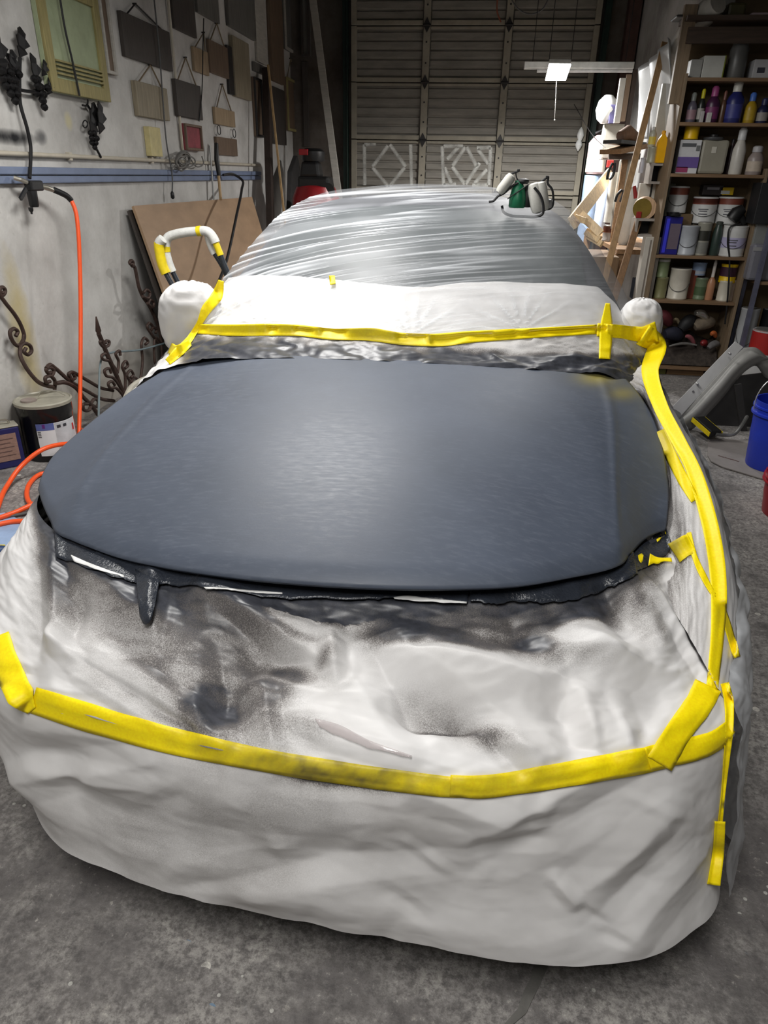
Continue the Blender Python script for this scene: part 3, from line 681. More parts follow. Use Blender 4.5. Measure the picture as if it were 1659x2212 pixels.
def cross_row(A, lim):
    '''first fractional row in each column where A (positive at row 0 side) turns negative'''
    r = np.zeros(A.shape[1])
    for j in range(A.shape[1]):
        neg = np.where(A[:lim, j] < 0)[0]; neg = neg[neg > 2]
        if len(neg): k = neg[0]; a0, a1 = A[k - 1, j], A[k, j]; r[j] = k - 1 + (a0 / (a0 - a1) if a0 > 0 > a1 else 0.5)
        else: r[j] = lim - 1
    return r
Pw = W + WN * (0.006 + Dc)[..., None]
r1 = cross_row(PY - top_edge, int(NV * .30)); cols = np.where((W[int(NV * .12), :, 2] > 0.80))[0]; c0, c1 = cols[0], cols[-1] + 1
ker = np.array([1, 2, 3, 2, 1]) / 9.0; r1s = np.convolve(np.pad(r1, 2, 'edge'), ker, 'valid')
Sw, ex = regrid(Pw, np.zeros(NU), r1s, 110, {'spray': fullspray})
o = grid_obj('masking_paper', Sw[:, c0:c1], mpaper, None, {'spray': ex['spray'][:, c0:c1]}, cover=True)
tag(o, 'white masking paper across the base of the windscreen behind the hood', 'paper')
# film with diagonal pulled folds over windscreen and roof
def film_fields(PX, PY):
    cc_ = PY + 175 * (1 - np.exp(-(PX - 470) / 330.0)) * (0.5 + 0.5 * np.clip((PY - 420) / 180, 0, 1.3))
    l1 = perlin(PX / 520 + 3, cc_ / 15.5, 103); l2 = perlin(PX / 300 + 9, cc_ / 7.5, 104); l3 = perlin(PX / 700, cc_ / 34, 106)
    thin = np.clip(1 - np.abs(l1) / 0.17, 0, 1) ** 1.1 * np.clip(0.6 + 2.0 * perlin(PX / 300, cc_ / 40, 108), 0, 1); thin2 = np.clip(1 - np.abs(l2) / 0.12, 0, 1) * np.clip(0.2 + 2.2 * perlin(PX / 240, cc_ / 26, 109), 0, 1)
    streak = np.clip(thin + 0.7 * thin2 + np.clip(0.6 * l3, 0, .12), 0, 1)
    sl = smooth(1260, 600, PX) * smooth(402, 425, PY) * (1 - 0.6 * smooth(590, 640, PY))
    fans = 0
    for cx_, cy_ in ((560, 700), (885, 724), (1120, 715)):
        th = np.arctan2(cy_ + 12 - PY, PX - cx_); rr = np.hypot(PX - cx_, (PY - cy_) * 1.6)
        fans = fans + np.exp(-(rr / 95) ** 2) * np.clip(2.2 * np.sin(th * 15 + 1.5 * fbm(PX / 90, PY / 90, int(cx_))) - 1.1, 0, 1)
    fold = np.clip(streak * (0.10 + 1.0 * sl) + 0.5 * fans + 0.06 * fbm(PX / 90, PY / 40, 105, 3), 0, 1)
    rise = np.clip(0.004 * streak * (0.25 + sl) + 0.006 * fans + 0.003 * fbm(PX / 160, PY / 60, 107, 3), 0, None)
    return fold, rise
rb = cross_row(PY - (tp_y + 6), int(NV * .30)); rb = np.where((PX[int(NV * .12)] > 380) & (PX[int(NV * .12)] < 1420), rb, NV * .07); rbs = np.convolve(np.pad(rb, 2, 'edge'), ker, 'valid')
fr = np.concatenate([np.linspace(0, .46, 560)[:-1], np.linspace(.46, 1, 90)])
def regrid_t(S, T):
    i0 = np.clip(np.floor(T).astype(int), 0, S.shape[0] - 2); f_ = (T - i0)[..., None]; jj = np.arange(S.shape[1])[None].repeat(len(T), 0)
    return S[i0, jj] * (1 - f_) + S[i0 + 1, jj] * f_
T_ = rbs[None] + (NV - 1.0 - rbs)[None] * fr[:, None]
Wf = regrid_t(W, T_); Nf = regrid_t(WN, T_); fx_, fy_ = proj(Wf); fold, rise = film_fields(fx_, fy_)
o = grid_obj('masking_film', Wf + Nf * (0.022 + rise)[..., None], mfilm, None, {'fold': fold}, cover=True)
tag(o, 'translucent plastic film pulled over the windscreen and roof with diagonal folds', 'plastic film')

# ---- mirrors wrapped in paper
def lump(name, c, r, label, seed, rotz=0.0):
    nu_, nv_ = 60, 40; th, ph = np.meshgrid(np.linspace(0, 2 * np.pi, nu_), np.linspace(0.02, np.pi - 0.02, nv_))
    d = np.stack([np.sin(ph) * np.cos(th), np.sin(ph) * np.sin(th), np.cos(ph)], -1)
    q = np.sign(d) * np.abs(d) ** 0.8
    k = 1 + 0.13 * ridged(np.cos(th) * 1.6 + 5, ph * 2.2 + np.sin(th) * 1.4, seed, 3) + 0.05 * np.sin(th * 13 + ph * 6 + 2 * np.sin(th * 2)) * smooth(1.3, 2.4, ph)
    G = q * k[..., None] * np.array(r); G[..., 0:2] *= (1 - 0.32 * smooth(1.5, 3.0, ph))[..., None]
    ca_, sa_ = math.cos(rotz), math.sin(rotz); G = np.stack([G[..., 0] * ca_ - G[..., 1] * sa_, G[..., 0] * sa_ + G[..., 1] * ca_, G[..., 2]], -1)
    G = G + np.array(c); gx_, gy_ = proj(G)
    o = grid_obj(name, G, mpaper, None, {'spray': 0.5 * smooth(c[2] - r[2] * .45, c[2] - r[2] * 0.95, G[..., 2]) * (0.6 + fbm(th * 3, ph * 4, seed))}, cover=True)
    return tag(o, label, 'mirror cover')
cl = aty(417, 698, 2.62); lump('wrapped_mirror', cl, (.120, .10, .148), 'wing mirror bagged in white paper beside the plywood sheet', 5, 0.2)
cr = aty(1380, 706, 2.80); lump('wrapped_mirror', cr, (.080, .09, .100), 'wing mirror bagged in white paper near the paint shelves', 9, -0.2)

# ------------------------------------------------------------------ tape and torn strips stuck on the sheets
def make_bvh(items):
    vs, fs = [], []
    for V, q in items:
        o_ = len(vs); vs += [tuple(p) for p in V]; fs += [tuple(int(i) + o_ for i in f) for f in q]
    return BVHTree.FromPolygons(vs, fs)
BVH = make_bvh(COVER)
def hit(px, py):
    r = ray(px, py); r = Vector(r).normalized()
    loc, nrm, i, d = BVH.ray_cast(Vector(CP), r)
    if loc is None: return None
    if nrm.dot(r) > 0: nrm = -nrm
    return np.array(loc), np.array(nrm), d
def strip_on(name, top, bot, m, n=40, mm=6, off=0.003, spray=None, jag=0.0, seed=1, flat=False):
    """sheet stuck on the covers, its two long edges traced on the photograph"""
    T = crom(top, n); B = crom(bot, n); rows = []
    rng_ = np.random.RandomState(seed)
    if jag: B = B + np.stack([np.zeros(n), jag * (2.6 * perlin(np.linspace(0, n / 5.0, n), np.full(n, seed + .37), seed) + 0.25 * rng_.randn(n))], -1)
    G = np.full((mm, n, 3), np.nan); dep_ = np.full((mm, n), np.nan); GX = np.zeros((mm, n)); GY = np.zeros((mm, n))
    for i in range(mm):
        for j in range(n):
            p = T[j] + (B[j] - T[j]) * i / (mm - 1); GX[i, j], GY[i, j] = p
            h_ = hit(*p)
            if h_ is not None: dep_[i, j] = h_[2]
    ok = ~np.isnan(dep_)
    med = np.nanmedian(dep_)
    # fill misses and smooth depth jumps along the strip
    for i in range(mm):
        idx = np.where(ok[i])[0]
        dep_[i] = np.interp(np.arange(n), idx, dep_[i, idx]) if len(idx) else med
    for j in range(n):
        if flat and np.ptp(dep_[:, j]) > 0.05: dep_[:, j] = np.minimum(dep_[:, j], dep_[:, j].min() + 0.012)
    sm = dep_.copy()
    for k in range(2): sm[:, 1:-1] = (sm[:, :-2] + 2 * sm[:, 1:-1] + sm[:, 2:]) / 4
    dep_ = np.minimum(dep_, sm)
    for i in range(mm):
        for j in range(n):
            r = ray(GX[i, j], GY[i, j]); r = r / np.linalg.norm(r); G[i, j] = CP + r * (dep_[i, j] - off)
    at = {'spray': np.zeros((mm, n)) if spray is None else spray(GX, GY)}
    return grid_obj(name, G, m, None, at, thick=0.0008)
def tape(path, width, label, n=60, spray=None, seed=1, off=0.004):
    C_ = crom(path, n); d = np.gradient(C_, axis=0); d /= np.linalg.norm(d, axis=1, keepdims=True) + 1e-9
    nn = np.stack([-d[:, 1], d[:, 0]], -1); w = np.array(width, float)
    ws = np.interp(np.linspace(0, 1, n), np.linspace(0, 1, len(w)), w) if w.ndim else np.full(n, w)
    wob = 1 + 0.05 * perlin(np.linspace(0, 9, n), np.full(n, 0.37), seed)
    A = C_ + nn * (ws * wob / 2)[:, None]; B = C_ - nn * (ws * wob / 2)[:, None]
    o = strip_on('masking_tape', A, B, mtape, n, 7, off, spray, seed=seed, flat=True)
    return tag(o, label, 'tape', 'strips of yellow masking tape')
sp_front = lambda x, y: np.clip(np.exp(-((x - 640) / 230) ** 2) * 0.95 + 0.45 * np.exp(-((x - 1130) / 110) ** 2) + .45 * np.exp(-((x - 900) / 160) ** 2), 0, 1) * (0.65 + 0.5 * fbm(x / 40, y / 30, 7))
tape([(70,1512),(200,1553),(330,1590),(450,1618),(600,1648),(700,1664),(850,1686),(975,1700),(1050,1700)], [58, 62, 60, 56, 50, 50, 48, 46, 44], 'long yellow tape strip across the front paper, darkened by overspray', 110, sp_front)
tape([(972,1697),(1040,1700),(1120,1690),(1250,1668),(1380,1645),(1450,1632)], [46, 50, 52, 56, 58, 50], 'yellow tape strip on the right half of the front paper', 70, sp_front, 2, 0.006)
tape([(1400,1640),(1440,1630),(1500,1617),(1545,1600),(1578,1570)], [54, 56, 54, 46, 30], 'short yellow tape wrapping around the right bumper corner', 40, None, 3, 0.008)
tape([(1425,1650),(1470,1575),(1510,1520),(1530,1480)], [60, 58, 60, 62], 'diagonal yellow tape from front strip up to the right corner', 40, None, 4, 0.010)
tape([(-10,1375),(12,1430),(30,1475),(48,1510),(68,1535)], [60, 56, 62, 60, 22], 'yellow tape turning down at the left end of the bumper', 40, None, 5, 0.008)
tape([(1388,722),(1418,745),(1404,800),(1428,880),(1462,945),(1500,1020),(1528,1110),(1545,1190),(1553,1280),(1550,1370),(1538,1490)], [50, 40, 34, 30, 30, 34, 36, 36, 34, 28, 26], 'long yellow tape running along the right fender edge', 120, None, 6, 0.006)
tape([(1425,930),(1450,985),(1478,1040),(1502,1080)], [22, 26, 26, 20], 'faded yellow tape branch beside the right hood edge', 30, lambda x, y: 0.5 * np.exp(-((x - 1430) / 26) ** 2), 7, 0.006)
tape([(1455,1195),(1475,1182),(1495,1172)], [46, 44, 44], 'small yellow tape patch at the right hood corner', 16, lambda x, y: 0.75 * smooth(1480, 1455, x), 8, 0.006)
tape([(1488,1150),(1500,1200),(1520,1245),(1545,1290)], [10, 12, 14, 10], 'thin yellow tape sliver leading off the right corner patch', 26, None, 9, 0.006)
tape([(1566,1475),(1574,1510),(1576,1570),(1570,1640),(1562,1720),(1556,1780)], [18, 20, 16, 12, 8, 10], 'thin yellow tape down the right bumper corner', 50, None, 10, 0.008)
tape([(1556,1775),(1552,1840),(1542,1912)], [22, 24, 28], 'torn yellow tape end at the bottom right of the skirt', 24, None, 11, 0.010)
tape([(1556,1300),(1572,1350),(1592,1420)], [14, 16, 16], 'pale yellow tape under the film at the right fender', 24, lambda x, y: 0 * x + .1, 12, 0.004)
sp_w = lambda x, y: 0.35 * smooth(640, 560, x) * 0 + 0.4 * np.exp(-((x - 780) / 260) ** 2) * np.clip(0.8 + fbm(x / 50, y / 12, 3), 0, 1)
tape([(425,710),(500,713),(580,712),(650,714),(720,722),(800,722),(870,732),(950,734),(1010,728),(1100,722),(1200,716),(1290,711)], [20, 24, 26, 24, 24, 28, 26, 28, 24, 22, 20, 20], 'long yellow tape across the windscreen paper above the hood', 120, sp_w, 13, 0.006)
tape([(1290,712),(1340,716),(1390,722),(1420,716)], [28, 28, 32, 44], 'yellow tape from the windscreen strip to the right mirror', 36, None, 14, 0.008)
tape([(1313,655),(1311,690),(1309,730),(1306,775)], [10, 24, 28, 24], 'upright yellow tape crossing the windscreen strip at right', 36, None, 15, 0.009)
tape([(478,606),(468,640),(446,668),(430,700),(405,738),(380,765),(362,782)], [12, 26, 22, 12, 14, 22, 14], 'twisted yellow tape tying the left mirror bag to the pillar', 60, None, 16, 0.008)
tape([(366,752),(382,758),(410,740)], [24, 26, 14], 'crumpled yellow tape bunched under the left mirror bag', 20, None, 17, 0.012)
tape([(712,605),(724,604)], [20, 18], 'small yellow tape square under the windscreen film', 8, lambda x, y: 0 * x, 18, 0.002)
# dark painted strip hanging below the hood lip
o = strip_on('painted_paper_strip', [(118,1150),(190,1180),(265,1203),(420,1232),(600,1252),(790,1264),(960,1267),(1012,1265)], [(122,1205),(200,1228),(262,1250),(330,1262),(430,1268),(600,1290),(790,1296),(880,1290),(1010,1302)], mdarkpaint, 110, 7, 0.012, jag=3, seed=4)
tag(o, 'dark painted strip of paper hanging under the hood lip, left and middle', 'paper strip')
o = strip_on('painted_paper_strip', [(1014,1264),(1120,1259),(1240,1240),(1340,1218),(1368,1192)], [(1016,1302),(1120,1300),(1240,1296),(1330,1262),(1378,1240)], mdarkpaint, 70, 7, 0.012, jag=3, seed=6)
tag(o, 'dark painted strip of paper hanging under the hood lip at right', 'paper strip')
o = strip_on('painted_paper_strip', [(1362,1195),(1390,1165),(1415,1150),(1440,1142)], [(1370,1240),(1400,1222),(1430,1205),(1452,1180)], mdarkpaint, 30, 7, 0.008, jag=3, seed=8)
tag(o, 'dark crumpled paper scrap tucked under the right hood corner', 'paper strip')
o = strip_on('torn_flap', [(292,1228),(310,1240),(330,1248),(345,1252)], [(302,1330),(312,1349),(322,1346),(334,1310)], mdarkpaint, 20, 8, 0.02, jag=1, seed=9)
tag(o, 'dark torn paper flap pointing down below the left hood lip', 'paper flap')
o = strip_on('torn_edge', [(152,1198),(190,1215),(235,1232),(268,1243)], [(160,1212),(195,1226),(240,1240),(268,1248)], mat('torn_white', (228, 228, 226), 0.6), 20, 4, 0.015, jag=1.5, seed=10)
tag(o, 'white torn paper edge below the left hood lip', 'paper edge')
o = strip_on('torn_edge', [(850,1290),(880,1287),(930,1293),(1008,1300)], [(852,1293),(880,1297),(930,1300),(1008,1303)], mat('torn_white', (228, 228, 226), 0.6), 24, 4, 0.016, jag=1, seed=11)
tag(o, 'white torn paper sliver under the middle of the hood lip', 'paper edge')
o = strip_on('torn_edge', [(440,1268),(480,1270),(540,1275),(610,1280)], [(445,1272),(480,1274),(540,1279),(610,1283)], mat('torn_white', (228, 228, 226), 0.6), 24, 3, 0.016, jag=1, seed=12)
tag(o, 'thin white torn edge left of the hood nose', 'paper edge')
for q, (T_, B_, lab) in enumerate(([[ (1404,1196),(1420,1204),(1450,1205)], [(1400,1222),(1425,1216),(1452,1212)], 'ragged yellow tape scrap under the right hood corner'],
                                   [[(1378,1200),(1386,1196),(1390,1200)], [(1380,1212),(1386,1216),(1389,1206)], 'tiny yellow tape fleck left of the ragged scrap'],
                                   [[(1418,1166),(1430,1150),(1436,1144)], [(1420,1170),(1432,1156),(1438,1150)], 'thin yellow tape sliver peeking from the right hood corner'])):
    o = strip_on('tape_scrap', T_, B_, mtape, 14, 4, 0.014, jag=2, seed=20 + q); tag(o, lab, 'tape')
# clear torn sliver on the grille paper
o = strip_on('film_sliver', [(680,1552),(730,1565),(800,1600),(890,1632)], [(690,1570),(740,1595),(810,1618),(888,1637)], glassy('clear_sliver', (200, 190, 190), 0.35, 0.1), 30, 5, 0.006, jag=2, seed=14)
tag(o, 'clear torn plastic sliver lying on the front paper above the tape', 'plastic scrap')
# ================================================================== things on the left wall
def wq(quad, x): return [atx(px, py, x) for px, py in quad]
def rect_on_wall(quad, x):
    """true rectangle (y0,y1,z0,z1) from a traced outline on the wall plane"""
    P = np.array(wq(quad, x)); return P
def plaque(name, label, cat, quad, m, t=0.03, frame=None, fw=0.04, hanger=None, hm=None, group=None, panel_label=None):
    P = np.array(wq(quad, WX + t))           # TL TR BR BL on the front plane
    # shear into a rectangle: mean left/right y
    yl = (P[0, 1] + P[3, 1]) / 2; yr = (P[1, 1] + P[2, 1]) / 2; zt_ = (P[0, 2] + P[1, 2]) / 2; zb_ = (P[2, 2] + P[3, 2]) / 2
    tilt = 0.0
    root = thing(name, label, cat, (WX, (yl + yr) / 2, zb_), group)
    x0 = WX + 0.002
    mb = MB(); mb.box(((x0 + WX + t) / 2, (yl + yr) / 2, (zt_ + zb_) / 2), (WX + t - x0, abs(yr - yl), zt_ - zb_)); mb.build('board', m, root, bevel=0.004)
    if frame:
        for (ya, yb, za, zb2) in ((yl, yl + fw, zb_, zt_), (yr - fw, yr, zb_, zt_), (yl + fw, yr - fw, zb_, zb_ + fw), (yl + fw, yr - fw, zt_ - fw, zt_)):
            mb = MB(); mb.box((WX + t + 0.008, (ya + yb) / 2, (za + zb2) / 2), (0.022, yb - ya, zb2 - za)); mb.build('frame_bar', frame, root, bevel=0.004)
    if hanger:
        ap = atx(hanger[0], hanger[1], WX + 0.02)
        mb = MB(); mb.tube([(WX + t * .7, yl + (yr - yl) * .12, zt_ - 0.01), (WX + 0.02, ap[1], ap[2]), (WX + t * .7, yr - (yr - yl) * .12, zt_ - 0.01)], 0.006, 6); mb.build('hanger_wire', hm or mdark, root)
        mb = MB(); mb.lathe((WX, ap[1], ap[2]), [(0.006, 0), (0.006, 0.03)], 8, 'x'); mb.build('nail', mdark, root)
    return root, (yl, yr, zb_, zt_)
def back_plaque(name, label, cat, quad, m, t=0.03, frame=None, fw=0.04):
    yb = DY + 0.06 - t; P = np.array([aty(px, py, yb) for px, py in quad]); x0, x1 = max(WX + .01, P[[0, 3], 0].mean()), P[[1, 2], 0].mean(); zt_, zb_ = P[:2, 2].mean(), P[2:, 2].mean()
    root = thing(name, label, cat, ((x0 + x1) / 2, yb, zb_))
    mb = MB(); mb.box(((x0 + x1) / 2, yb + t / 2, (zt_ + zb_) / 2), (x1 - x0, t, zt_ - zb_)); mb.build('board', m, root, bevel=.004)
    if frame:
        for xa, xb, za, zc_ in ((x0, x0 + fw, zb_, zt_), (x1 - fw, x1, zb_, zt_), (x0 + fw, x1 - fw, zb_, zb_ + fw), (x0 + fw, x1 - fw, zt_ - fw, zt_)):
            mb = MB(); mb.box(((xa + xb) / 2, yb - .008, (za + zc_) / 2), (xb - xa, .02, zc_ - za)); mb.build('frame_bar', frame, root)
    return root
w_olive = wood('olive_wood', (140, 130, 84)); w_green = mat('faded_green_panel', (150, 160, 128), 0.6, 0, 0.15, 8); w_dark = wood('dark_sign_wood', (64, 58, 54)); w_beige = wood('beige_board', (136, 126, 106))
w_brown = wood('brown_board', (104, 86, 70)); w_grey = wood('grey_board', (98, 96, 92)); w_black = mat('black_frame_paint', (36, 34, 34), 0.5); w_tan = wood('tan_board', (150, 130, 104)); w_redd = mat('dull_red_panel', (128, 54, 62), 0.6, 0, 0.3, 10)
w_white = mat('dirty_white_wood', (172, 168, 160), 0.6, 0, 0.15, 6, 0.05, (1, 1, 6)); m_cord = mat('tan_cord', (120, 104, 82), 0.8)

# big framed greenish panel
root, (yl, yr, zb_, zt_) = plaque('wall_picture', 'large olive framed panel with faded green centre at top left', 'picture', [(68, -40), (200, -40), (235, 216), (112, 203)], w_green, 0.035, w_olive, 0.075)
for k in range(4):
    mb = MB(); mb.box((WX + 0.052, (yl + yr) / 2, zb_ + 0.10 + k * 0.022), (0.014, yr - yl - 0.16, 0.010)); mb.build('moulding', w_olive, root)
plaque('empty_picture_frame', 'narrow brown and white chipped frame behind the big green panel', 'frame', [(212, -40), (236, -40), (240, 160), (224, 157)], w_brown, 0.022, w_white, 0.02)
plaque('sign_board', 'dark wooden sign board hanging right of the green panel', 'sign board', [(260, 30), (366, 62), (374, 152), (275, 125)], w_dark, 0.035, None, 0, (292, 8))
plaque('small_plaque', 'small beige wooden plaque below the dark sign board', 'plaque', [(292, 178), (360, 187), (368, 260), (302, 252)], w_beige, 0.04, None, 0, (325, 140), m_cord)
plaque('wall_box', 'narrow yellowish metal box standing on the conduit', 'box', [(321, 274), (346, 275), (352, 338), (330, 338)], mat('old_ivory', (192, 180, 130), 0.45), 0.05)
plaque('sign_board', 'dark brown board at the top edge above the smaller plaques', 'sign board', [(369, -30), (418, -30), (424, 74), (379, 70)], w_dark, 0.03)
plaque('sign_board', 'grey board with pale patch at the top edge', 'sign board', [(424, -40), (470, -40), (474, 46), (428, 32)], w_grey, 0.03)
plaque('sign_board', 'dark plaque hung by an open cord above the red panel', 'sign board', [(380, 172), (432, 184), (440, 260), (386, 250)], w_dark, 0.04, None, 0, (401, 124), m_cord)
plaque('small_plaque', 'narrow tan plaque tilted beside the brown square board', 'plaque', [(419, 100), (446, 112), (456, 172), (421, 146)], w_tan, 0.03, None, 0, (440, 70), m_cord)
plaque('sign_board', 'square brown board in the middle of the plaques', 'sign board', [(450, 90), (489, 96), (498, 168), (457, 161)], w_brown, 0.03, None, 0, (468, 50), m_cord)
plaque('sign_board', 'tall pale board with dark left edge near the post', 'sign board', [(505, 84), (541, 90), (540, 216), (508, 208)], w_beige, 0.045)
plaque('dark_strip', 'black narrow strip at the left edge of the tall pale board', 'strip', [(490, 98), (503, 101), (507, 206), (498, 203)], w_black, 0.03)
plaque('large_board', 'large dark grey board at the top edge above the tall pale board', 'board', [(489, -60), (550, -60), (550, 82), (496, 60)], w_grey, 0.04)
plaque('small_plaque', 'small tan plaque hung on a strap above two rings', 'plaque', [(465, 233), (507, 239), (509, 275), (466, 268)], w_tan, 0.03, None, 0, (480, 182), m_cord)
root, _ = plaque('small_plaque', 'small brown plaque hung from two wire rings', 'plaque', [(468, 296), (512, 300), (514, 339), (471, 333)], w_brown, 0.03)
for px, py in ((473, 281), (506, 288)):
    p = atx(px, py, WX + 0.03); mb = MB(); mb.tube([(p[0], p[1] + 0.045 * math.cos(a), p[2] + 0.04 * math.sin(a)) for a in np.linspace(0, 2 * math.pi, 18)[:-1]], 0.004, 6, True); mb.build('ring', mdark, root)
plaque('red_plaque', 'dull red panel in a tan surround hanging above the conduit', 'panel', [(397, 272), (431, 266), (437, 322), (402, 329)], w_redd, 0.04, w_brown, 0.02)
plaque('glazed_frame', 'pale glazed window sash at the top between dark board and post', 'window sash', [(552, -60), (574, -60), (574, 138), (553, 132)], w_white, 0.03)
plaque('grey_board', 'grey narrow board under the pale sash', 'board', [(551, 136), (575, 142), (575, 160), (551, 156)], w_grey, 0.04)
plaque('long_board', 'long brown plank hanging from the top right of the wall', 'plank', [(582, -80), (607, -80), (615, 182), (588, 174)], w_brown, 0.05)
plaque('slate_board', 'dark slate panel below the long brown plank', 'panel', [(587, 188), (617, 194), (618, 315), (589, 308)], w_dark, 0.03)
plaque('framed_plaque', 'tall brown plaque in an olive frame hung by a cord near the corner', 'plaque', [(619, 172), (650, 176), (648, 288), (621, 281)], w_brown, 0.035, w_olive, 0.03, (628, 126), m_cord)
plaque('window_sash', 'grey window sash at the top near the corner', 'window sash', [(611, -80), (644, -80), (645, 117), (615, 111)], w_grey, 0.03, w_white, 0.03)
back_plaque('window_sash', 'second dark window sash right beside the corner', 'window sash', [(648, -80), (670, -80), (668, 125), (650, 120)], w_grey, 0.03, w_dark, 0.03)
plaque('wall_picture', 'narrow dark framed picture left of the leaning post', 'picture', [(548, 168), (566, 171), (566, 297), (553, 295)], w_brown, 0.03, w_black, 0.025)
back_plaque('dark_shutter', 'dark shutter strip at the corner of the wall', 'shutter', [(652, 130), (668, 134), (664, 318), (656, 316)], w_dark, 0.03)

# leaning posts and sticks
def leaning(name, label, cat, a, b, w, t, m, up=(1, 0, 0), group=None):
    mb = MB(); mb.bar(a, b, w, t, up); o = mb.build(name, m, bevel=0.003); return tag(o, label, cat, group)
p_t = atx(575, 150, WX + 0.10); p_b = atx(584, 470, WX + 0.22); d = p_b - p_t; p_f = p_t + d * (p_t[2] / (p_t[2] - p_b[2])); p_f[2] = 0.01
leaning('timber_post', 'dark brown timber post leaning against the left wall', 'post', p_t, p_f, 0.10, 0.07, wood('dark_timber', (50, 38, 32)))
p_t = atx(579, 140, WX + 0.22); p_b = atx(610, 430, WX + 0.40); d = p_b - p_t; p_f = p_t + d * (p_t[2] / (p_t[2] - p_b[2])); p_f[2] = 0.01
leaning('wood_stick', 'thin pale wooden stick leaning beside the dark post', 'stick', p_t, p_f, 0.022, 0.022, wood('pale_stick', (176, 146, 104)))
p_t = aty(668, -60, DY - 0.35); p_b = aty(729, 405, DY - 0.9); d = p_b - p_t; p_f = p_t + d * (p_t[2] / (p_t[2] - p_b[2])); p_f[2] = 0.01
leaning('white_plank', 'long white plank leaning in the corner left of the garage door', 'plank', p_t, p_f, 0.085, 0.03, w_white, (0, 1, 0))

# compressor in the corner (red tank, black motor)
cp = aty(682, 408, 8.6)
comp = thing('air_compressor', 'red air compressor with black motor beside the white plank', 'compressor', (cp[0], cp[1], 0))
m_red = mat('compressor_red', (150, 26, 34), 0.35, 0, 0.1); m_blk = mat('black_plastic', (24, 24, 25), 0.45)
zc = cp[2]
mb = MB(); mb.lathe((cp[0], cp[1], 0.12), [(0.05, 0), (0.22, 0.04), (0.27, 0.14), (0.27, zc - 0.22), (0.22, zc - 0.10), (0.06, zc - 0.06)], 28); mb.build('tank', m_red, comp, smooth=True)
mb = MB()
mb.box((cp[0], cp[1], zc + 0.06), (0.36, 0.30, 0.14)); mb.box((cp[0] - 0.04, cp[1] - 0.02, zc + 0.20), (0.24, 0.24, 0.16), None, 0.8); mb.build('motor', m_blk, comp, bevel=0.03)
mb = MB(); mb.lathe((cp[0] - 0.02, cp[1], zc + 0.28), [(0.12, 0), (0.13, 0.02), (0.13, 0.10), (0.09, 0.13)], 18); mb.build('cylinder_head', m_blk, comp, smooth=True)
mb = MB(); mb.lathe((cp[0] + 0.16, cp[1] - 0.16, zc - 0.02), [(0.09, 0), (0.09, 0.04)], 20, 'y'); mb.build('flywheel_guard', m_blk, comp)
mb = MB(); mb.box((cp[0] - 0.10, cp[1] - 0.12, zc + 0.37), (0.10, 0.06, 0.06)); mb.build('pressure_switch', m_red, comp, bevel=0.006)
for dx in (-0.12, 0.12):
    mb = MB(); mb.tube([(cp[0] + dx, cp[1] - 0.2, 0.2), (cp[0] + dx * 1.7, cp[1] - 0.26, 0.0)], 0.02, 8); mb.build('leg', m_blk, comp)
sl = atx(634, 395, WX + 0.25); 
mb = MB(); mb.prism([atx(617, 470, WX + .3), atx(643, 470, WX + .3), atx(640, 372, WX + .2), atx(633, 335, WX + .2), atx(620, 370, WX + .2)], (0.05, 0.05, 0)); o = mb.build('dark_box', mat('charcoal_case', (44, 42, 42), 0.6), bevel=0.01); tag(o, 'charcoal case standing between the pale stick and the compressor', 'case')

# -------- air line: regulator, hose drop, floor coil
m_or = mat('orange_hose', (255, 92, 36), 0.4, 0, 0.06, 20); m_brass = mat('zinc_fitting', (188, 184, 172), 0.3, 0.8, 0.1)
rg = atx(68, 405, WX + 0.09)
reg = thing('air_regulator', 'black air filter regulator hanging on the blue rail', 'regulator', rg)
def atw(px, py, off=0.09): return atx(px, py, WX + off)
p0, p1_ = atw(58, 390), atw(88, 412)
mb = MB(); cen = (p0 + p1_) / 2; mb.box(cen, (0.05, abs(p1_[1] - p0[1]), abs(p1_[2] - p0[2]))); mb.build('body', m_blk, reg, bevel=0.008)
mb = MB(); a, b = atw(68, 412), atw(66, 448); mb.lathe((a[0], a[1], b[2]), [(0.022, 0), (0.026, 0.01), (0.028, a[2] - b[2])], 16); mb.build('bowl', m_blk, reg, smooth=True)
mb = MB(); a, b = atw(66, 448), atw(66, 463); mb.lathe((a[0], a[1], b[2]), [(0.006, 0), (0.006, 0.01), (0.013, 0.02), (0.013, a[2] - b[2])], 12); mb.build('drain', m_blk, reg, smooth=True)
mb = MB(); mb.bar(atw(56, 408), atw(44, 430), 0.02, 0.012, (1, 0, 0)); mb.build('bracket', m_blk, reg)
mb = MB(); mb.tube([atw(30, 384, .05), atw(45, 388, .08), atw(58, 394)], 0.012, 8); mb.build('inlet', m_brass, reg, smooth=True)
mb = MB(); mb.tube([atw(88, 402), atw(100, 405, .1), atw(118, 412, .11)], [0.012, 0.016, 0.012], 10); mb.build('coupler', m_brass, reg, smooth=True)
hose = thing('air_hose', 'bright orange air hose dropping from the regulator and coiled on the floor', 'hose', (WX + 0.2, 4.4, 0))
mb = MB(); mb.tube(crom([atw(116, 410, .11), atw(130, 416, .13), atw(145, 424, .15), atw(154, 433, .16)], 14), 0.017, 10); mb.build('strain_relief', m_blk, hose, smooth=True)
hp = [atw(153, 431, .16), atw(163, 455, .18), atw(169, 500, .19), atw(172, 560, .19), atw(174, 650, .19), atw(174, 760, .2), atw(173, 860, .22), atw(172, 950, .26)]
last = hp[-1].copy(); fl = last.copy(); fl[2] = 0.014
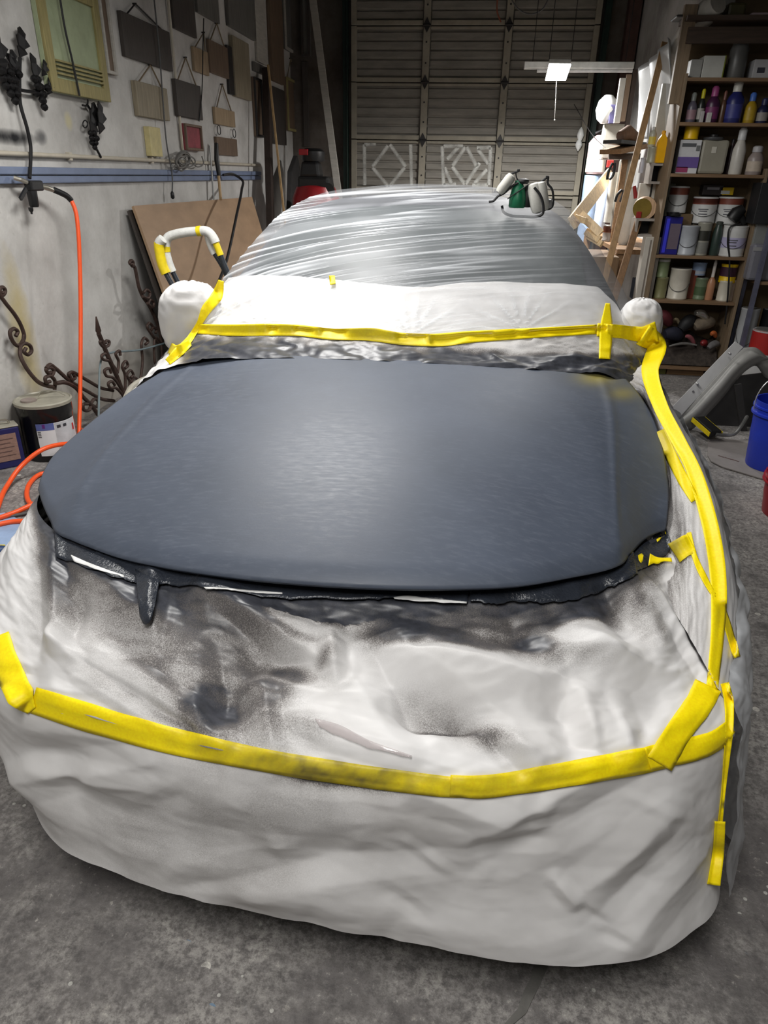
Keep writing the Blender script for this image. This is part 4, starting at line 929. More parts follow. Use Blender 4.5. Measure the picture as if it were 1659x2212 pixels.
hp += [np.array([last[0] + .02, last[1] + .02, 0.10]), atz(196, 990, .03), atz(176, 962, .10), atz(140, 959, .14), atz(90, 972, .15), atz(45, 1008, .09), atz(12, 1055, .03), atz(-30, 1130, .014), atz(-160, 1190, .014), atz(-140, 1250, .014)]
mb = MB(); mb.tube(crom(hp, 150), 0.0125, 10); mb.build('hose_run', m_or, hose, smooth=True)
mb = MB(); mb.tube(crom([atz(110, 1020, .014), atz(86, 1025, .014), atz(64, 1045, .014), atz(58, 1070, .014), atz(66, 1088, .018), atz(84, 1096, .03)], 40), 0.0125, 10); mb.build('hose_loop', m_or, hose, smooth=True)
mb = MB(); mb.tube(crom([atz(110, 1072, .03), atz(70, 1090, .03), atz(30, 1108, .02), atz(-20, 1124, .014), atz(-90, 1140, .014)], 40), 0.0125, 10); mb.build('hose_loop', m_or, hose, smooth=True)
mb = MB(); mb.tube(crom([atz(100, 1130, .014), atz(55, 1126, .014), atz(20, 1128, .014), atz(-60, 1150, .014)], 30), 0.0125, 10); mb.build('hose_loop', m_or, hose, smooth=True)
mb = MB(); mb.tube(crom([atz(90, 1100, .018), atz(50, 1110, .012), atz(10, 1116, .012), atz(-60, 1125, .012)], 30), 0.008, 8); o = mb.build('grey_cable', mat('grey_cable', (92, 90, 88), 0.6), smooth=True); tag(o, 'grey cable lying on the floor among the orange hose', 'cable')

# thin cables on the wall
def cable(name, label, pts, r, m, n=60):
    mb = MB(); mb.tube(crom(pts, n), r, 8); o = mb.build(name, m, smooth=True); return tag(o, label, 'cable')
cable('power_cable', 'dark cable hanging across the big green panel', [atw(124, -40, .07), atw(140, 60, .07), atw(156, 130, .07), atw(172, 207, .07)], 0.0065, m_blk)
cable('power_cable', 'thin grey cable with plug hanging right of the ivory box', [atw(330, -30, .06), atw(345, 120, .06), (atw(352, 220, .06)), atw(360, 310, .06), atw(372, 380, .06), atw(372, 418, .06)], 0.006, mat('grey_wire', (80, 80, 80), 0.6))
mb = MB(); a = atw(372, 416, .06); mb.lathe((a[0], a[1], a[2] - 0.05), [(0.006, 0), (0.016, 0.012), (0.016, 0.045), (0.006, 0.06)], 10); o = mb.build('cable_plug', m_blk, smooth=True); tag(o, 'black plug at the end of the hanging grey cable', 'plug')
cable('power_cable', 'thin cord running down beside the dark hanging plaque', [atw(440, 40, .05), atw(438, 120, .05), atw(436, 200, .05), atw(430, 262, .05)], 0.005, mdark)
cable('rubber_hose', 'black rubber hose arching from the rail down behind the plywood', [atx(482, 378, WX + .1), atx(505, 377, WX + .15), atx(522, 388, WX + .22), atx(522, 410, WX + .3), atx(512, 460, WX + .4), atx(490, 560, WX + .5), atx(466, 625, WX + .6)], 0.012, m_blk)
# bundle of grey wires hanging on the conduit
bw = thing('wire_bundle', 'tangled bundle of grey wires hanging on the conduit below the red panel', 'wires', atw(400, 350, .06))
rng4 = np.random.RandomState(2)
for k in range(7):
    c_ = np.array([398 + rng4.uniform(-8, 8), 348 + rng4.uniform(-6, 8)]); pts = []
    ra, rb = rng4.uniform(8, 20), rng4.uniform(14, 28)
    for a in np.linspace(0, 2 * math.pi, 22)[:-1]: pts.append(atw(c_[0] + ra * math.cos(a), c_[1] + rb * math.sin(a) * .8, .05 + .01 * k))
    mb = MB(); mb.tube(pts, 0.0065, 6, True); mb.build('wire_loop', mat('grey_wire2', (112, 110, 106), 0.6), bw, smooth=True)
mb = MB(); mb.tube(crom([atw(412, 345, .06), atw(425, 360, .06), atw(440, 352, .06), atw(436, 338, .06)], 20), 0.006, 6); mb.build('wire_loop', mat('grey_wire2', (112, 110, 106), 0.6), bw, smooth=True)
# long black handle tool and wooden handles hanging at the rail
mb = MB(); mb.tube([atw(467, 310, .07), atw(468, 345, .08), atw(474, 385, .09)], [0.02, 0.024, 0.018], 10); o = mb.build('black_tool_handle', m_blk, smooth=True); tag(o, 'black tool handle hanging over the blue rail', 'tool')
mb = MB(); mb.tube([atw(472, 380, .1), atw(477, 432, .12)], 0.014, 8); o = mb.build('wooden_handle', wood('pale_stick', (176, 146, 104)), smooth=True); tag(o, 'short pale wooden handle hanging below the black tool', 'handle')
mb = MB(); mb.tube([atw(453, 314, .05), atw(458, 380, .05), atw(462, 432, .06)], 0.008, 8); o = mb.build('grey_rod', mat('grey_rod', (120, 120, 118), 0.4, 0.5), smooth=True); tag(o, 'thin grey rod hanging left of the black tool handle', 'rod')

# -------- black wrought grape ornaments on the wall
m_iron = mat('black_wrought_iron', (26, 25, 26), 0.5, 0.4, 0.2, 30); m_rust = mat('rusty_wrought_iron', (72, 56, 50), 0.6, 0.5, 0.3, 30)
def leaf(mb, c, ang, L, wd, x):
    P = []
    for k, (t_, w_) in enumerate(((0, .05), (.25, .75), (.35, .45), (.55, 1), (.7, .5), (.85, .55), (1, 0))): P.append((t_, w_))
    ca_, sa_ = math.cos(ang), math.sin(ang); pts = []
    for t_, w_ in P + [(t_, -w_) for t_, w_ in P[::-1][1:-1]]:
        u_, v_ = t_ * L, w_ * wd; pts.append(np.array([x + 0.02 * abs(w_), c[1] + u_ * ca_ - v_ * sa_, c[2] + u_ * sa_ + v_ * ca_]))
    mb.prism(pts, (0.006, 0, 0))
def grapes(mb, c, x, n=14, r=0.02, sp=0.045, seed=1):
    rg_ = np.random.RandomState(seed)
    for k in range(n):
        row = int((math.sqrt(8 * k + 1) - 1) / 2); j = k - row * (row + 1) / 2
        yy = c[1] + (j - row / 2) * r * 1.6 + rg_.uniform(-.004, .004); zz = c[2] - 0.06 + row * r * 1.5
        mb.lathe((x + rg_.uniform(0.0, .03), yy, zz), [(0.003, -r), (r * .75, -r * .6), (r, 0), (r * .75, r * .6), (0.003, r)], 8)
orn = thing('grape_ornament', 'black iron vine ornament with tall stem, leaves and two grape clusters', 'ornament', atw(42, 200, .03))
mb = MB(); mb.tube(crom([atw(43, 125, .03), atw(42, 180, .03), atw(44, 225, .04), atw(58, 275, .05), (atw(66, 315, .05)), atw(66, 350, .05), atw(64, 385, .06)], 40), 0.010, 8); mb.build('stem', m_iron, orn, smooth=True)
mb = MB(); mb.tube([atw(42, 194, .03), atw(58, 197, .04), atw(76, 199, .04)], 0.009, 8); mb.tube([atw(40, 178, .03), atw(25, 174, .04), atw(16, 172, .04)], 0.008, 8); mb.build('branch', m_iron, orn, smooth=True)
mb = MB(); grapes(mb, atw(20, 190, .03), WX + .03, 15, .022, seed=3); mb.build('grape_cluster', m_iron, orn, smooth=True)
mb = MB(); grapes(mb, atw(85, 205, .03), WX + .03, 12, .022, seed=4); mb.build('grape_cluster', m_iron, orn, smooth=True)
for px, py, an_, L, wd in ((5, 160, 1.7, .20, .07), (20, 158, 1.1, .13, .05), (38, 160, 2.4, .13, .03), (78, 190, 1.6, .17, .05), (90, 165, 1.1, .1, .03), (102, 205, 1.2, .1, .03), (42, 125, 1.25, .16, .06)):
    mb = MB(); leaf(mb, atw(px, py, .03), an_, L, wd, WX + 0.03); mb.build('leaf', m_iron, orn)
orn = thing('leaf_ornament', 'small black iron leaf ornament hanging below the green panel', 'ornament', atw(205, 270, .03))
mb = MB(); mb.tube(crom([atw(188, 226, .03), atw(198, 242, .03), atw(205, 268, .05), atw(200, 300, .04), atw(218, 340, .04)], 24), 0.008, 8); mb.tube(crom([atw(190, 216, .03), atw(188, 228, .03), atw(178, 227, .03)], 8), 0.006, 6); mb.build('stem', m_iron, orn, smooth=True)
mb = MB(); leaf(mb, atw(196, 292, .04), 1.1, .22, .075, WX + .04); mb.build('leaf', m_iron, orn)
mb = MB(); leaf(mb, atw(210, 290, .04), 1.35, .20, .06, WX + .055); mb.build('leaf', m_iron, orn)
mb = MB(); grapes(mb, atw(195, 296, .03), WX + .04, 9, .018, seed=6); mb.build('grape_cluster', m_iron, orn, smooth=True)
mb = MB(); mb.tube([atw(184 + 5 * math.cos(a), 268 + 8 * math.sin(a), .04) for a in np.linspace(0, 2 * math.pi, 16)[:-1]], 0.004, 6, True); mb.build('tendril', m_iron, orn, smooth=True)

# -------- scrolled wrought-iron pieces leaning on the left wall
def spiral(cx, cy, r0, r1, a0, turns, n=36):
    return [(cx + (r0 + (r1 - r0) * k / (n - 1)) * math.cos(a0 + turns * 2 * math.pi * k / (n - 1)), cy + 1.25 * (r0 + (r1 - r0) * k / (n - 1)) * math.sin(a0 + turns * 2 * math.pi * k / (n - 1))) for k in range(n)]
def iron(root, name, pts, off, r=0.011, n=50, off2=None):
    off2 = off if off2 is None else off2
    P = crom(pts, n) if len(pts) < 20 else np.array(pts, float)
    mb = MB(); mb.tube([atx(p[0], p[1], WX + off + (off2 - off) * i / (len(P) - 1)) for i, p in enumerate(P)], r, 8); return mb.build(name, m_rust, root, smooth=True)
ia = thing('iron_scrollwork', 'brown wrought-iron scroll railing behind the black pail, leaning on the wall', 'ironwork', (WX + 0.15, 4.2, 0.0))
iron(ia, 'bar', [(-8, 600), (-4, 630), (10, 652), (32, 680), (46, 705), (52, 728), (46, 742), (40, 750)], .06)
iron(ia, 'scroll', [(52, 722), (48, 742), (36, 746), (24, 730), (22, 716), (30, 710), (38, 716), (34, 726)], .06)
iron(ia, 'scroll', [(42, 750), (52, 742), (64, 746), (68, 758), (60, 766), (52, 760), (56, 752)], .07)
iron(ia, 'twisted_bar', [(44, 748), (44, 768), (54, 790), (68, 810), (84, 826), (104, 834), (116, 836)], .07, .012, 50, .16)
iron(ia, 'scroll', spiral(4, 628, 3, 8, 0, 1.3), .06)
iron(ia, 'scroll', [(118, 842), (118, 822), (108, 812), (98, 816), (100, 826), (108, 824)], .16)
iron(ia, 'scroll', [(112, 812), (116, 800), (108, 794), (100, 798), (104, 806), (110, 804)], .16)
iron(ia, 'bar', [(100, 796), (108, 788), (120, 796), (150, 822), (190, 846), (220, 862), (246, 866)], .16, .012)
iron(ia, 'bar', [(120, 828), (140, 826), (164, 838), (180, 858), (196, 874), (212, 896)], .18, .013)
iron(ia, 'scroll', [(196, 872), (204, 862), (212, 866), (210, 878), (200, 876)], .18)
iron(ia, 'scroll', [(190, 872), (180, 874), (182, 886), (192, 886), (196, 878)], .18)
iron(ia, 'bar', [(152, 815), (148, 808), (156, 804), (172, 812), (196, 826), (218, 838), (244, 844)], .17, .011)
iron(ia, 'scroll', [(150, 810), (154, 820), (162, 816), (158, 808)], .17)
ib = thing('iron_finial', 'wrought-iron candelabra-like finial with spear tip left of the hood', 'ironwork', (WX + 0.3, 5.0, 0.0))
iron(ib, 'bar', [(213, 720), (222, 742), (236, 776), (252, 812), (266, 850), (280, 900)], .22, .015)
a = atx(213, 718, WX + .22); mb = MB(); mb.lathe((a[0], a[1], a[2] - 0.02), [(0.006, 0), (0.018, 0.03), (0.004, 0.12)], 10); mb.build('spear_tip', m_rust, ib, smooth=True)
for pts in ([(226, 752), (218, 744), (216, 738), (222, 736), (224, 742)], [(226, 750), (234, 746), (236, 738), (230, 736), (228, 742)], [(252, 800), (236, 780), (222, 776), (220, 768), (228, 764), (232, 772)], [(254, 806), (256, 780), (250, 764), (258, 758), (260, 768)],
            [(268, 850), (244, 816), (230, 812), (226, 800), (236, 796), (240, 806)], [(270, 850), (270, 810), (264, 790), (272, 780), (276, 790), (270, 796)], [(272, 862), (250, 838), (238, 838), (234, 828), (242, 824), (248, 832)], [(276, 860), (280, 824), (274, 810), (282, 800), (288, 810), (282, 816)], [(280, 868), (288, 836), (284, 824), (292, 816), (298, 824), (292, 830)]):
    iron(ib, 'scroll_arm', pts, .22, .010, 30)
ic = thing('iron_scrollwork', 'wrought-iron scroll bracket leaning between the wall and the plywood', 'ironwork', (WX + 0.2, 5.6, 0.0))
iron(ic, 'bar', [(284, 572), (290, 576), (294, 590), (300, 620), (308, 640), (322, 660), (336, 690), (346, 720), (350, 780), (350, 830)], .12, .013)
iron(ic, 'knob', spiral(283, 568, 1, 6, 0, 1.2), .12, .011)
for pts in ([(308, 640), (320, 644), (324, 632), (316, 626), (310, 632)], [(318, 655), (330, 664), (332, 652), (324, 648), (320, 656)], [(345, 745), (326, 720), (318, 706), (322, 698), (330, 706), (326, 714)], [(330, 706), (338, 712), (336, 720)], [(302, 830), (308, 780), (306, 740), (312, 730), (320, 738), (314, 744)], [(348, 742), (336, 730), (334, 780), (338, 792), (330, 800), (336, 806)]):
    iron(ic, 'scroll', pts, .16, .011, 34)
cable('blue_grey_wire', 'thin blue-grey wire bent behind the wrought-iron finial', [atx(354, 742, WX + .18), atx(300, 756, WX + .18), atx(240, 762, WX + .18), atx(222, 770, WX + .18), atx(216, 790, WX + .2), atx(214, 850, WX + .25), atx(213, 900, WX + .3)], 0.007, mat('blue_grey_wire', (104, 118, 122), 0.5))
mb = MB(); mb.tube(crom([atz(272, 862, .35), atz(285, 838, .38), atz(304, 824, .40), atz(318, 818, .40)], 20), [.02] * 20, 8); o = mb.build('pale_cloth_roll', mat('dirty_cloth', (170, 166, 154), 0.85), smooth=True); tag(o, 'dirty pale cloth roll peeking above the left hood edge', 'cloth')

# -------- plywood sheet and taped bow
tl, tr = atx(284, 447, WX + 0.06), atx(541, 427, WX + 0.06); H_ = (tl[2] + tr[2]) / 2
lean = 0.42
bl, br = np.array([WX + lean, tl[1] - 0.04, 0.0]), np.array([WX + lean, tr[1] - 0.04, 0.0])
mply = mat('plywood', (160, 132, 104), 0.6, 0, 0.16, 2.2, 0.05, (1, 1, 3))
mb = MB(); mb.prism([tl, tr, br, bl], (0.018, 0, 0.008)); o = mb.build('plywood_sheet', mply); tag(o, 'plain plywood sheet leaning against the left wall behind the mirror', 'plywood')
mb = MB(); mb.prism([tl + [-.03, -.02, -.03], tr + [-.03, -.1, -.03], br + [-.06, -.1, 0], bl + [-.06, -.03, 0]], (0.016, 0, 0.008)); o = mb.build('dark_sheet', w_dark); tag(o, 'dark board sandwiched behind the leaning plywood sheet', 'board')
bow = thing('taped_bow', 'U-shaped metal bow wrapped in white paper and yellow tape', 'handle bow', (-1.55, 4.1, 0.0))
BYv = 4.15
bowc = [aty(x, y, BYv) for x, y in ((398, 640), (384, 610), (366, 570), (358, 535), (362, 514), (384, 505), (420, 500), (448, 500), (460, 512), (472, 540), (488, 580), (505, 620))]
Cb = crom(bowc, 80)
legs = [Cb[0], Cb[-1]]
def seg_tube(nm, i0, i1, r, m):
    mb = MB(); mb.tube(Cb[i0:i1], r, 10); return mb.build(nm, m, bow, smooth=True)
m_steel = mat('dark_steel_tube', (62, 66, 72), 0.4, 0.6); m_wrap = mat('wrap_paper', (214, 214, 210), 0.6, 0, 0.12, 30, 0.2); m_ty = mat('plain_yellow_tape', (232, 206, 20), 0.5, 0, 0.15, 20)
seg_tube('bare_tube', 0, 14, 0.016, m_steel); seg_tube('paper_wrap', 12, 22, 0.024, m_wrap); seg_tube('tape_wrap', 21, 25, 0.026, m_ty); seg_tube('paper_wrap', 24, 46, 0.026, m_wrap); seg_tube('tape_wrap', 45, 48, 0.028, m_ty); seg_tube('paper_wrap', 47, 60, 0.026, m_wrap); seg_tube('tape_wrap', 59, 66, 0.02, m_ty); seg_tube('bare_tube', 65, 80, 0.016, m_steel)
bow2 = crom([aty(x, y, BYv - .05) for x, y in ((388, 640), (368, 608), (352, 575), (345, 545), (344, 525), (352, 516))], 40)
for nm, i0, i1, r, m_ in (('bare_tube', 0, 15, .016, m_steel), ('tape_wrap', 14, 34, .030, m_ty), ('paper_wrap', 33, 40, .028, m_wrap)):
    mb = MB(); mb.tube(bow2[i0:i1], r, 10); mb.build(nm, m_, bow, smooth=True)
bow3 = crom([aty(x, y, BYv + .03) for x, y in ((448, 503), (452, 520), (462, 545), (480, 575), (500, 620))], 30)
mb = MB(); mb.tube(bow3[:14], .022, 10); mb.build('paper_wrap', m_wrap, bow, smooth=True)
mb = MB(); mb.tube(bow3[13:], .014, 10); mb.build('bare_tube', m_steel, bow, smooth=True)
for e0, e1 in ((Cb[0], Cb[2]), (Cb[-1], Cb[-3])):
    dd = e0 - e1; foot = e0 + dd / np.linalg.norm(dd) * (e0[2] / max(0.2, -dd[2] / np.linalg.norm(dd))); foot[2] = 0.0
    mb = MB(); mb.tube([e0, foot], 0.016, 8); mb.build('leg', m_steel, bow, smooth=True)

# -------- pail, square can, floor bits on the left
def pail_label():
    return mat('label_white', (226, 226, 228), 0.45, 0, 0.04)
pb = atz(90, 978, 0.0); pb[0] = max(pb[0], WX + 0.165); sc_ = np.linalg.norm(pb - CP) / F
R = 0.152
pail = thing('steel_pail', 'black five gallon steel pail with dusty lid and white label', 'pail', (pb[0], pb[1], 0))
hgt = R * 2.2
mb = MB(); mb.lathe((pb[0], pb[1], 0), [(R * .93, 0), (R * .95, .012), (R * .96, hgt * .78), (R * .99, hgt * .80), (R * .99, hgt * .97), (R, hgt)], 40); mb.build('drum', mat('black_gloss_steel', (20, 20, 22), 0.2, 0, 0.1), pail, smooth=True)
mb = MB(); mb.lathe((pb[0], pb[1], hgt), [(R * 1.03, -.012), (R * 1.04, 0.004), (R * .98, 0.010), (R * .95, 0.004), (R * .3, 0.004)], 40); lid = mb.build('lid', mat('dusty_lid', (168, 164, 150), 0.5, 0.2), pail, smooth=True)
mb = MB(); mb.lathe((pb[0] - R * .35, pb[1] - R * .35, hgt + .004), [(R * .28, 0), (R * .28, .01), (R * .22, .012), (R * .1, .006)], 20); mb.build('spout_cap', mat('cap_grey', (140, 128, 122), 0.5), lid, smooth=True)
mb = MB(); mb.tube(crom([(pb[0] - R * .1, pb[1] - R * .1, hgt + .02), (pb[0], pb[1], hgt + .05), (pb[0] + R * .4, pb[1] + R * .3, hgt + .04), (pb[0] + R * .7, pb[1] + R * .4, hgt + .015)], 20), .003, 6); mb.build('bail_wire', m_brass, pail)
def wrap_patch(name, a0, a1, z0, z1, rr, m, parent, n=14):
    mb = MB(); vs_ = []; fs_ = []
    for k in range(n + 1):
        a = a0 + (a1 - a0) * k / n; vs_ += [(pb[0] + rr * math.cos(a), pb[1] + rr * math.sin(a), z0), (pb[0] + rr * math.cos(a), pb[1] + rr * math.sin(a), z1)]
    for k in range(n): fs_.append((2 * k, 2 * k + 2, 2 * k + 3, 2 * k + 1))
    mb.add(vs_, fs_); return mb.build(name, m, parent, smooth=True)
view_a = math.atan2(-pb[1], -pb[0])
wrap_patch('label_sheet', view_a - .45, view_a + 1.25, hgt * .12, hgt * .70, R * .975, pail_label(), pail, 20)
wrap_patch('label_band', view_a - .45, view_a + .2, hgt * .58, hgt * .70, R * .979, mat('label_blue', (92, 104, 164), 0.45), pail, 8)
wrap_patch('label_grey', view_a + .22, view_a + 1.2, hgt * .22, hgt * .69, R * .979, mat('label_grey', (196, 198, 202), 0.45), pail, 12)
wrap_patch('label_mark', view_a + 1.0, view_a + 1.12, hgt * .48, hgt * .60, R * .983, mat('label_red', (196, 40, 44), 0.45), pail, 3)
wrap_patch('label_mark', view_a - .22, view_a - .12, hgt * .62, hgt * .69, R * .983, mat('label_purple', (96, 40, 120), 0.45), pail, 3)
for q in range(4): wrap_patch('label_text', view_a - .42, view_a - .30, hgt * (.55 - q * .03), hgt * (.565 - q * .03), R * .983, mat('label_ink', (60, 60, 66), 0.5), pail, 3)
for q in range(2): wrap_patch('label_text', view_a + .3 + q * .25, view_a + .45 + q * .25, hgt * .60, hgt * .65, R * .983, mat('label_ink', (60, 60, 66), 0.5), pail, 3)
# solvent can
q0 = atz(14, 1013, 0.0); q1 = atz(58, 1004, 0.0); dirv = (q1 - q0) / np.linalg.norm(q1 - q0); perp = np.array([dirv[1], -dirv[0], 0]); perp = -perp if perp[1] < 0 else perp
ch = 0.235; cw = 0.165; cd = 0.10
base = [q1 - dirv * cw, q1, q1 + perp * cd, q1 - dirv * cw + perp * cd]
can_ = thing('solvent_can', 'dark blue rectangular solvent can with beige printed panel', 'can', (q0[0], q0[1], 0))
mb = MB(); mb.prism(base, (0, 0, ch)); mb.build('can_body', mat('dark_blue_tin', (40, 42, 96), 0.35, 0.1, 0.08), can_, bevel=0.008)
ctr = sum(base) / 4; mb = MB(); mb.prism([ctr + (b - ctr) * 1.02 + [0, 0, ch] for b in base], (0, 0, .008)); mb.build('can_top', mat('dusty_lid', (168, 164, 150), 0.5, 0.2), can_, bevel=0.003)
mb = MB(); mb.tube(crom([ctr + dirv * -.05 + [0, 0, ch], ctr + dirv * -.04 + [0, 0, ch + .03], ctr + dirv * .04 + [0, 0, ch + .03], ctr + dirv * .05 + [0, 0, ch]], 16), .006, 6); mb.build('handle', m_brass, can_, smooth=True)
mb = MB(); f0 = q1 - dirv * cw * .86 - perp * .002; f1 = q1 - dirv * cw * .14 - perp * .002; mb.prism([f0 + [0, 0, .045], f1 + [0, 0, .045], f1 + [0, 0, ch * .86], f0 + [0, 0, ch * .86]], -perp * .001); mb.build('label_panel', mat('can_label', (150, 120, 108), 0.5, 0, 0.2, 60, 0.05, (1, 1, 4)), can_)
for q in range(5):
    mb = MB(); f0 = q1 - dirv * cw * .80 - perp * .0035; f1 = q1 - dirv * cw * (.25 + .1 * (q % 2)) - perp * .0035; zz = .075 + q * .024; mb.prism([f0 + [0, 0, zz], f1 + [0, 0, zz], f1 + [0, 0, zz + .004], f0 + [0, 0, zz + .004]], -perp * .0006); mb.build('label_text', mat('can_ink', (96, 74, 70), 0.5), can_)
# blue paper on the floor, blue power sander and yellow scrap at the left edge
mb = MB(); mb.prism([atz(-70, 1120, .002), atz(10, 1108, .002), atz(52, 1128, .002), atz(70, 1150, .002), atz(40, 1190, .002), atz(-60, 1200, .002)], (0, 0, .003)); o = mb.build('blue_sheet', mat('pale_blue_sheet', (150, 172, 206), 0.7, 0, 0.2, 6, 0.2)); tag(o, 'pale blue sheet lying on the floor at the left edge', 'sheet')
sd_ = thing('power_sander', 'small dark blue power tool with yellow stripe on the floor at left', 'power tool', atz(5, 1200, 0))
a, b = atz(-40, 1208, .035), atz(22, 1192, .03)
mb = MB(); mb.tube(crom([a, (a + b) / 2 + [0, 0, .012], b], 14), [.028, .032, .034, .035, .035, .035, .034, .033, .032, .031, .03, .028, .022, .012], 12); mb.build('body', mat('tool_blue', (38, 66, 110), 0.4), sd_, smooth=True)
mb = MB(); mb.tube([a + [0, 0, .036], (a + b) / 2 + [0, 0, .046], b + [-.02, 0, .028]], .006, 6); mb.build('stripe', m_ty, sd_)
mb = MB(); mb.tube(crom([atz(-40, 1225, .02), atz(-5, 1222, .02), atz(8, 1240, .02), atz(2, 1262, .02), atz(-30, 1268, .02)], 24), .016, 8); o = mb.build('yellow_grip', m_ty, smooth=True); tag(o, 'yellow curved grip on the floor at the left edge', 'grip')
# ================================================================== paint shelves and bench on the right
w_shelf = wood('shelf_pine', (124, 98, 72), 0.6, 0); w_shelf2 = wood('shelf_side', (124, 106, 84), 0.6, 2); w_back = mat('shelf_back_board', (104, 86, 60), 0.7, 0, 0.2, 3)
def at_s(px, py, y=SY + 0.03): return aty(px, py, y)
XL, XR = 1.43, 2.13
levels = [0.085, 0.640, 0.995, 1.595, 1.945, 2.235]     # upper faces of the boards
shelf = thing('paint_shelf', 'tall wooden shelf unit crowded with paint cans', 'shelf', ((XL + XR) / 2, SY + 0.15, 0))
for x in (XL - 0.012, XR + 0.012):
    mb = MB(); mb.box((x, SY + 0.15, 1.13 if x < 2 else .82), (0.024, 0.34, 2.26 if x < 2 else 1.64)); mb.build('side_panel', w_shelf2, shelf, bevel=0.002)
for z in levels:
    x1 = XR if z < 1.7 else 2.55
    mb = MB(); mb.box(((XL + x1) / 2, SY + 0.15, z - 0.012), (x1 - XL, 0.34, 0.024)); mb.build('shelf_board', w_shelf, shelf, bevel=0.002)
mb = MB(); mb.box((XL + .55, SY + 0.33, 1.3), (1.1, 0.012, 2.6)); mb.build('back_panel', w_back, shelf)
mb = MB(); mb.box((XL + .5, SY + 0.02, 2.50), (1.1, 0.03, 0.10)); mb.build('top_fascia', wood('fascia_dark', (74, 60, 50), .6, 0), shelf)
mb = MB(); mb.box((XL + .52, SY + 0.10, 2.60), (1.2, 0.26, 0.03)); mb.build('top_board', wood('fascia_dark', (74, 60, 50), .6, 0), shelf)
mb = MB(); mb.box((XL - .05, SY + 0.06, 2.38), (0.09, 0.05, 0.62)); mb.build('top_post', w_shelf2, shelf)
# second shelf at the frame edge
S2 = SY - 0.15
shelf2 = thing('edge_shelf', 'second wooden shelf at the right edge of the photo', 'shelf', (2.6, S2 + 0.1, 0))
for z in (0.20, 0.83, 1.25, 1.62):
    mb = MB(); mb.box((2.62, S2 + 0.15, z - 0.012), (0.8, 0.3, 0.024)); mb.build('shelf_board', w_shelf, shelf2)
mb = MB(); mb.bar((2.215, S2, 0), (2.215, S2, 1.85), 0.03, 0.04, (0, 1, 0)); mb.build('upright', mat('blue_steel_upright', (110, 112, 132), 0.4, 0.4), shelf2)
mb = MB(); mb.bar((2.215, S2 + 0.28, 0), (2.215, S2 + 0.28, 1.85), 0.03, 0.04, (0, 1, 0)); mb.build('upright', mat('blue_steel_upright', (110, 112, 132), 0.4, 0.4), shelf2)

tin = mat('bare_tin', (176, 176, 176), 0.3, 0.7, 0.1, 10); m_ink = mat('print_ink', (84, 84, 92), 0.6)
def wrap(mb_name, c, R, a0, a1, z0, z1, m, parent, n=12):
    mb = MB(); vs_ = []; fs_ = []
    for k in range(n + 1):
        a = a0 + (a1 - a0) * k / n
        vs_ += [(c[0] + R * math.cos(a), c[1] + R * math.sin(a), c[2] + z0), (c[0] + R * math.cos(a), c[1] + R * math.sin(a), c[2] + z1)]
    for k in range(n): fs_.append((2 * k, 2 * k + 2, 2 * k + 3, 2 * k + 1))
    mb.add(vs_, fs_); return mb.build(mb_name, m, parent, smooth=True)
def level_of(z): 
    lv = [l for l in levels + [0.0] if l <= z + 0.09]; return max(lv)
def paint_can(px0, px1, py0, py1, label, rgb, band=None, y=SY + 0.11, base=None, bail=True, lidc=(150, 148, 144), text=False, cat='paint can', name='paint_can', extra=None):
    """round tin, outline traced px0..px1, top py0, bottom py1"""
    c = aty((px0 + px1) / 2, py1, y); wpx = px1 - px0; d_ = np.linalg.norm(c - CP); e0 = aty(px0, (py0 + py1) / 2, y); e1 = aty(px1, (py0 + py1) / 2, y); R = (e1[0] - e0[0]) / 2
    top = aty((px0 + px1) / 2, py0, y)[2]
    z0 = base if base is not None else level_of(c[2]); h = max(0.05, top - z0) if base is not None else top - c[2]
    c = np.array([(e0[0] + e1[0]) / 2, y + 0.0, z0 + 0.0005])
    root = thing(name, label, cat, c)
    m = mat('can_%d_%d_%d' % rgb, rgb, 0.4, 0.05, 0.12, 8)
    mb = MB(); mb.lathe(c, [(R * .97, 0), (R, .004), (R, .012), (R * .98, .014), (R * .98, h - .014), (R, h - .012), (R, h - .003), (R * .96, h), (R * .9, h - .005), (R * .4, h - .005)], 24); mb.build('tin', m, root, smooth=True)
    mb = MB(); mb.lathe((c[0], c[1], c[2] + h - .005), [(R * .86, 0), (R * .86, .006), (R * .8, .008), (R * .3, .004)], 20); mb.build('lid', mat('lid_%d_%d_%d' % lidc, lidc, 0.35, 0.5), root, smooth=True)
    va = math.atan2(-c[1], -c[0])
    if band:
        for (f0, f1, brgb) in band: wrap('label_band', c, R * .99, va - 1.6, va + 1.6, h * f0, h * f1, mat('band_%d_%d_%d' % brgb, brgb, 0.45, 0, .08), root)
    if bail:
        mb = MB(); pts = [(c[0] + R * 1.03 * math.cos(va + t), c[1] + R * 1.03 * math.sin(va + t), c[2] + h * (.62 - .35 * math.cos(t * 1.0) + .0)) for t in np.linspace(-1.45, 1.45, 16)]
        mb.tube(pts, 0.0022, 6); mb.build('bail', mat('wire_grey', (90, 90, 90), .4, .6), root)
    if text:
        for q, (f, l) in enumerate(((.52, .9), (.45, .7), (.34, .8))): wrap('label_text', c, R * .995, va - l * .5, va + l * .4, h * f, h * (f + .035), m_ink, root, 6)
    return root
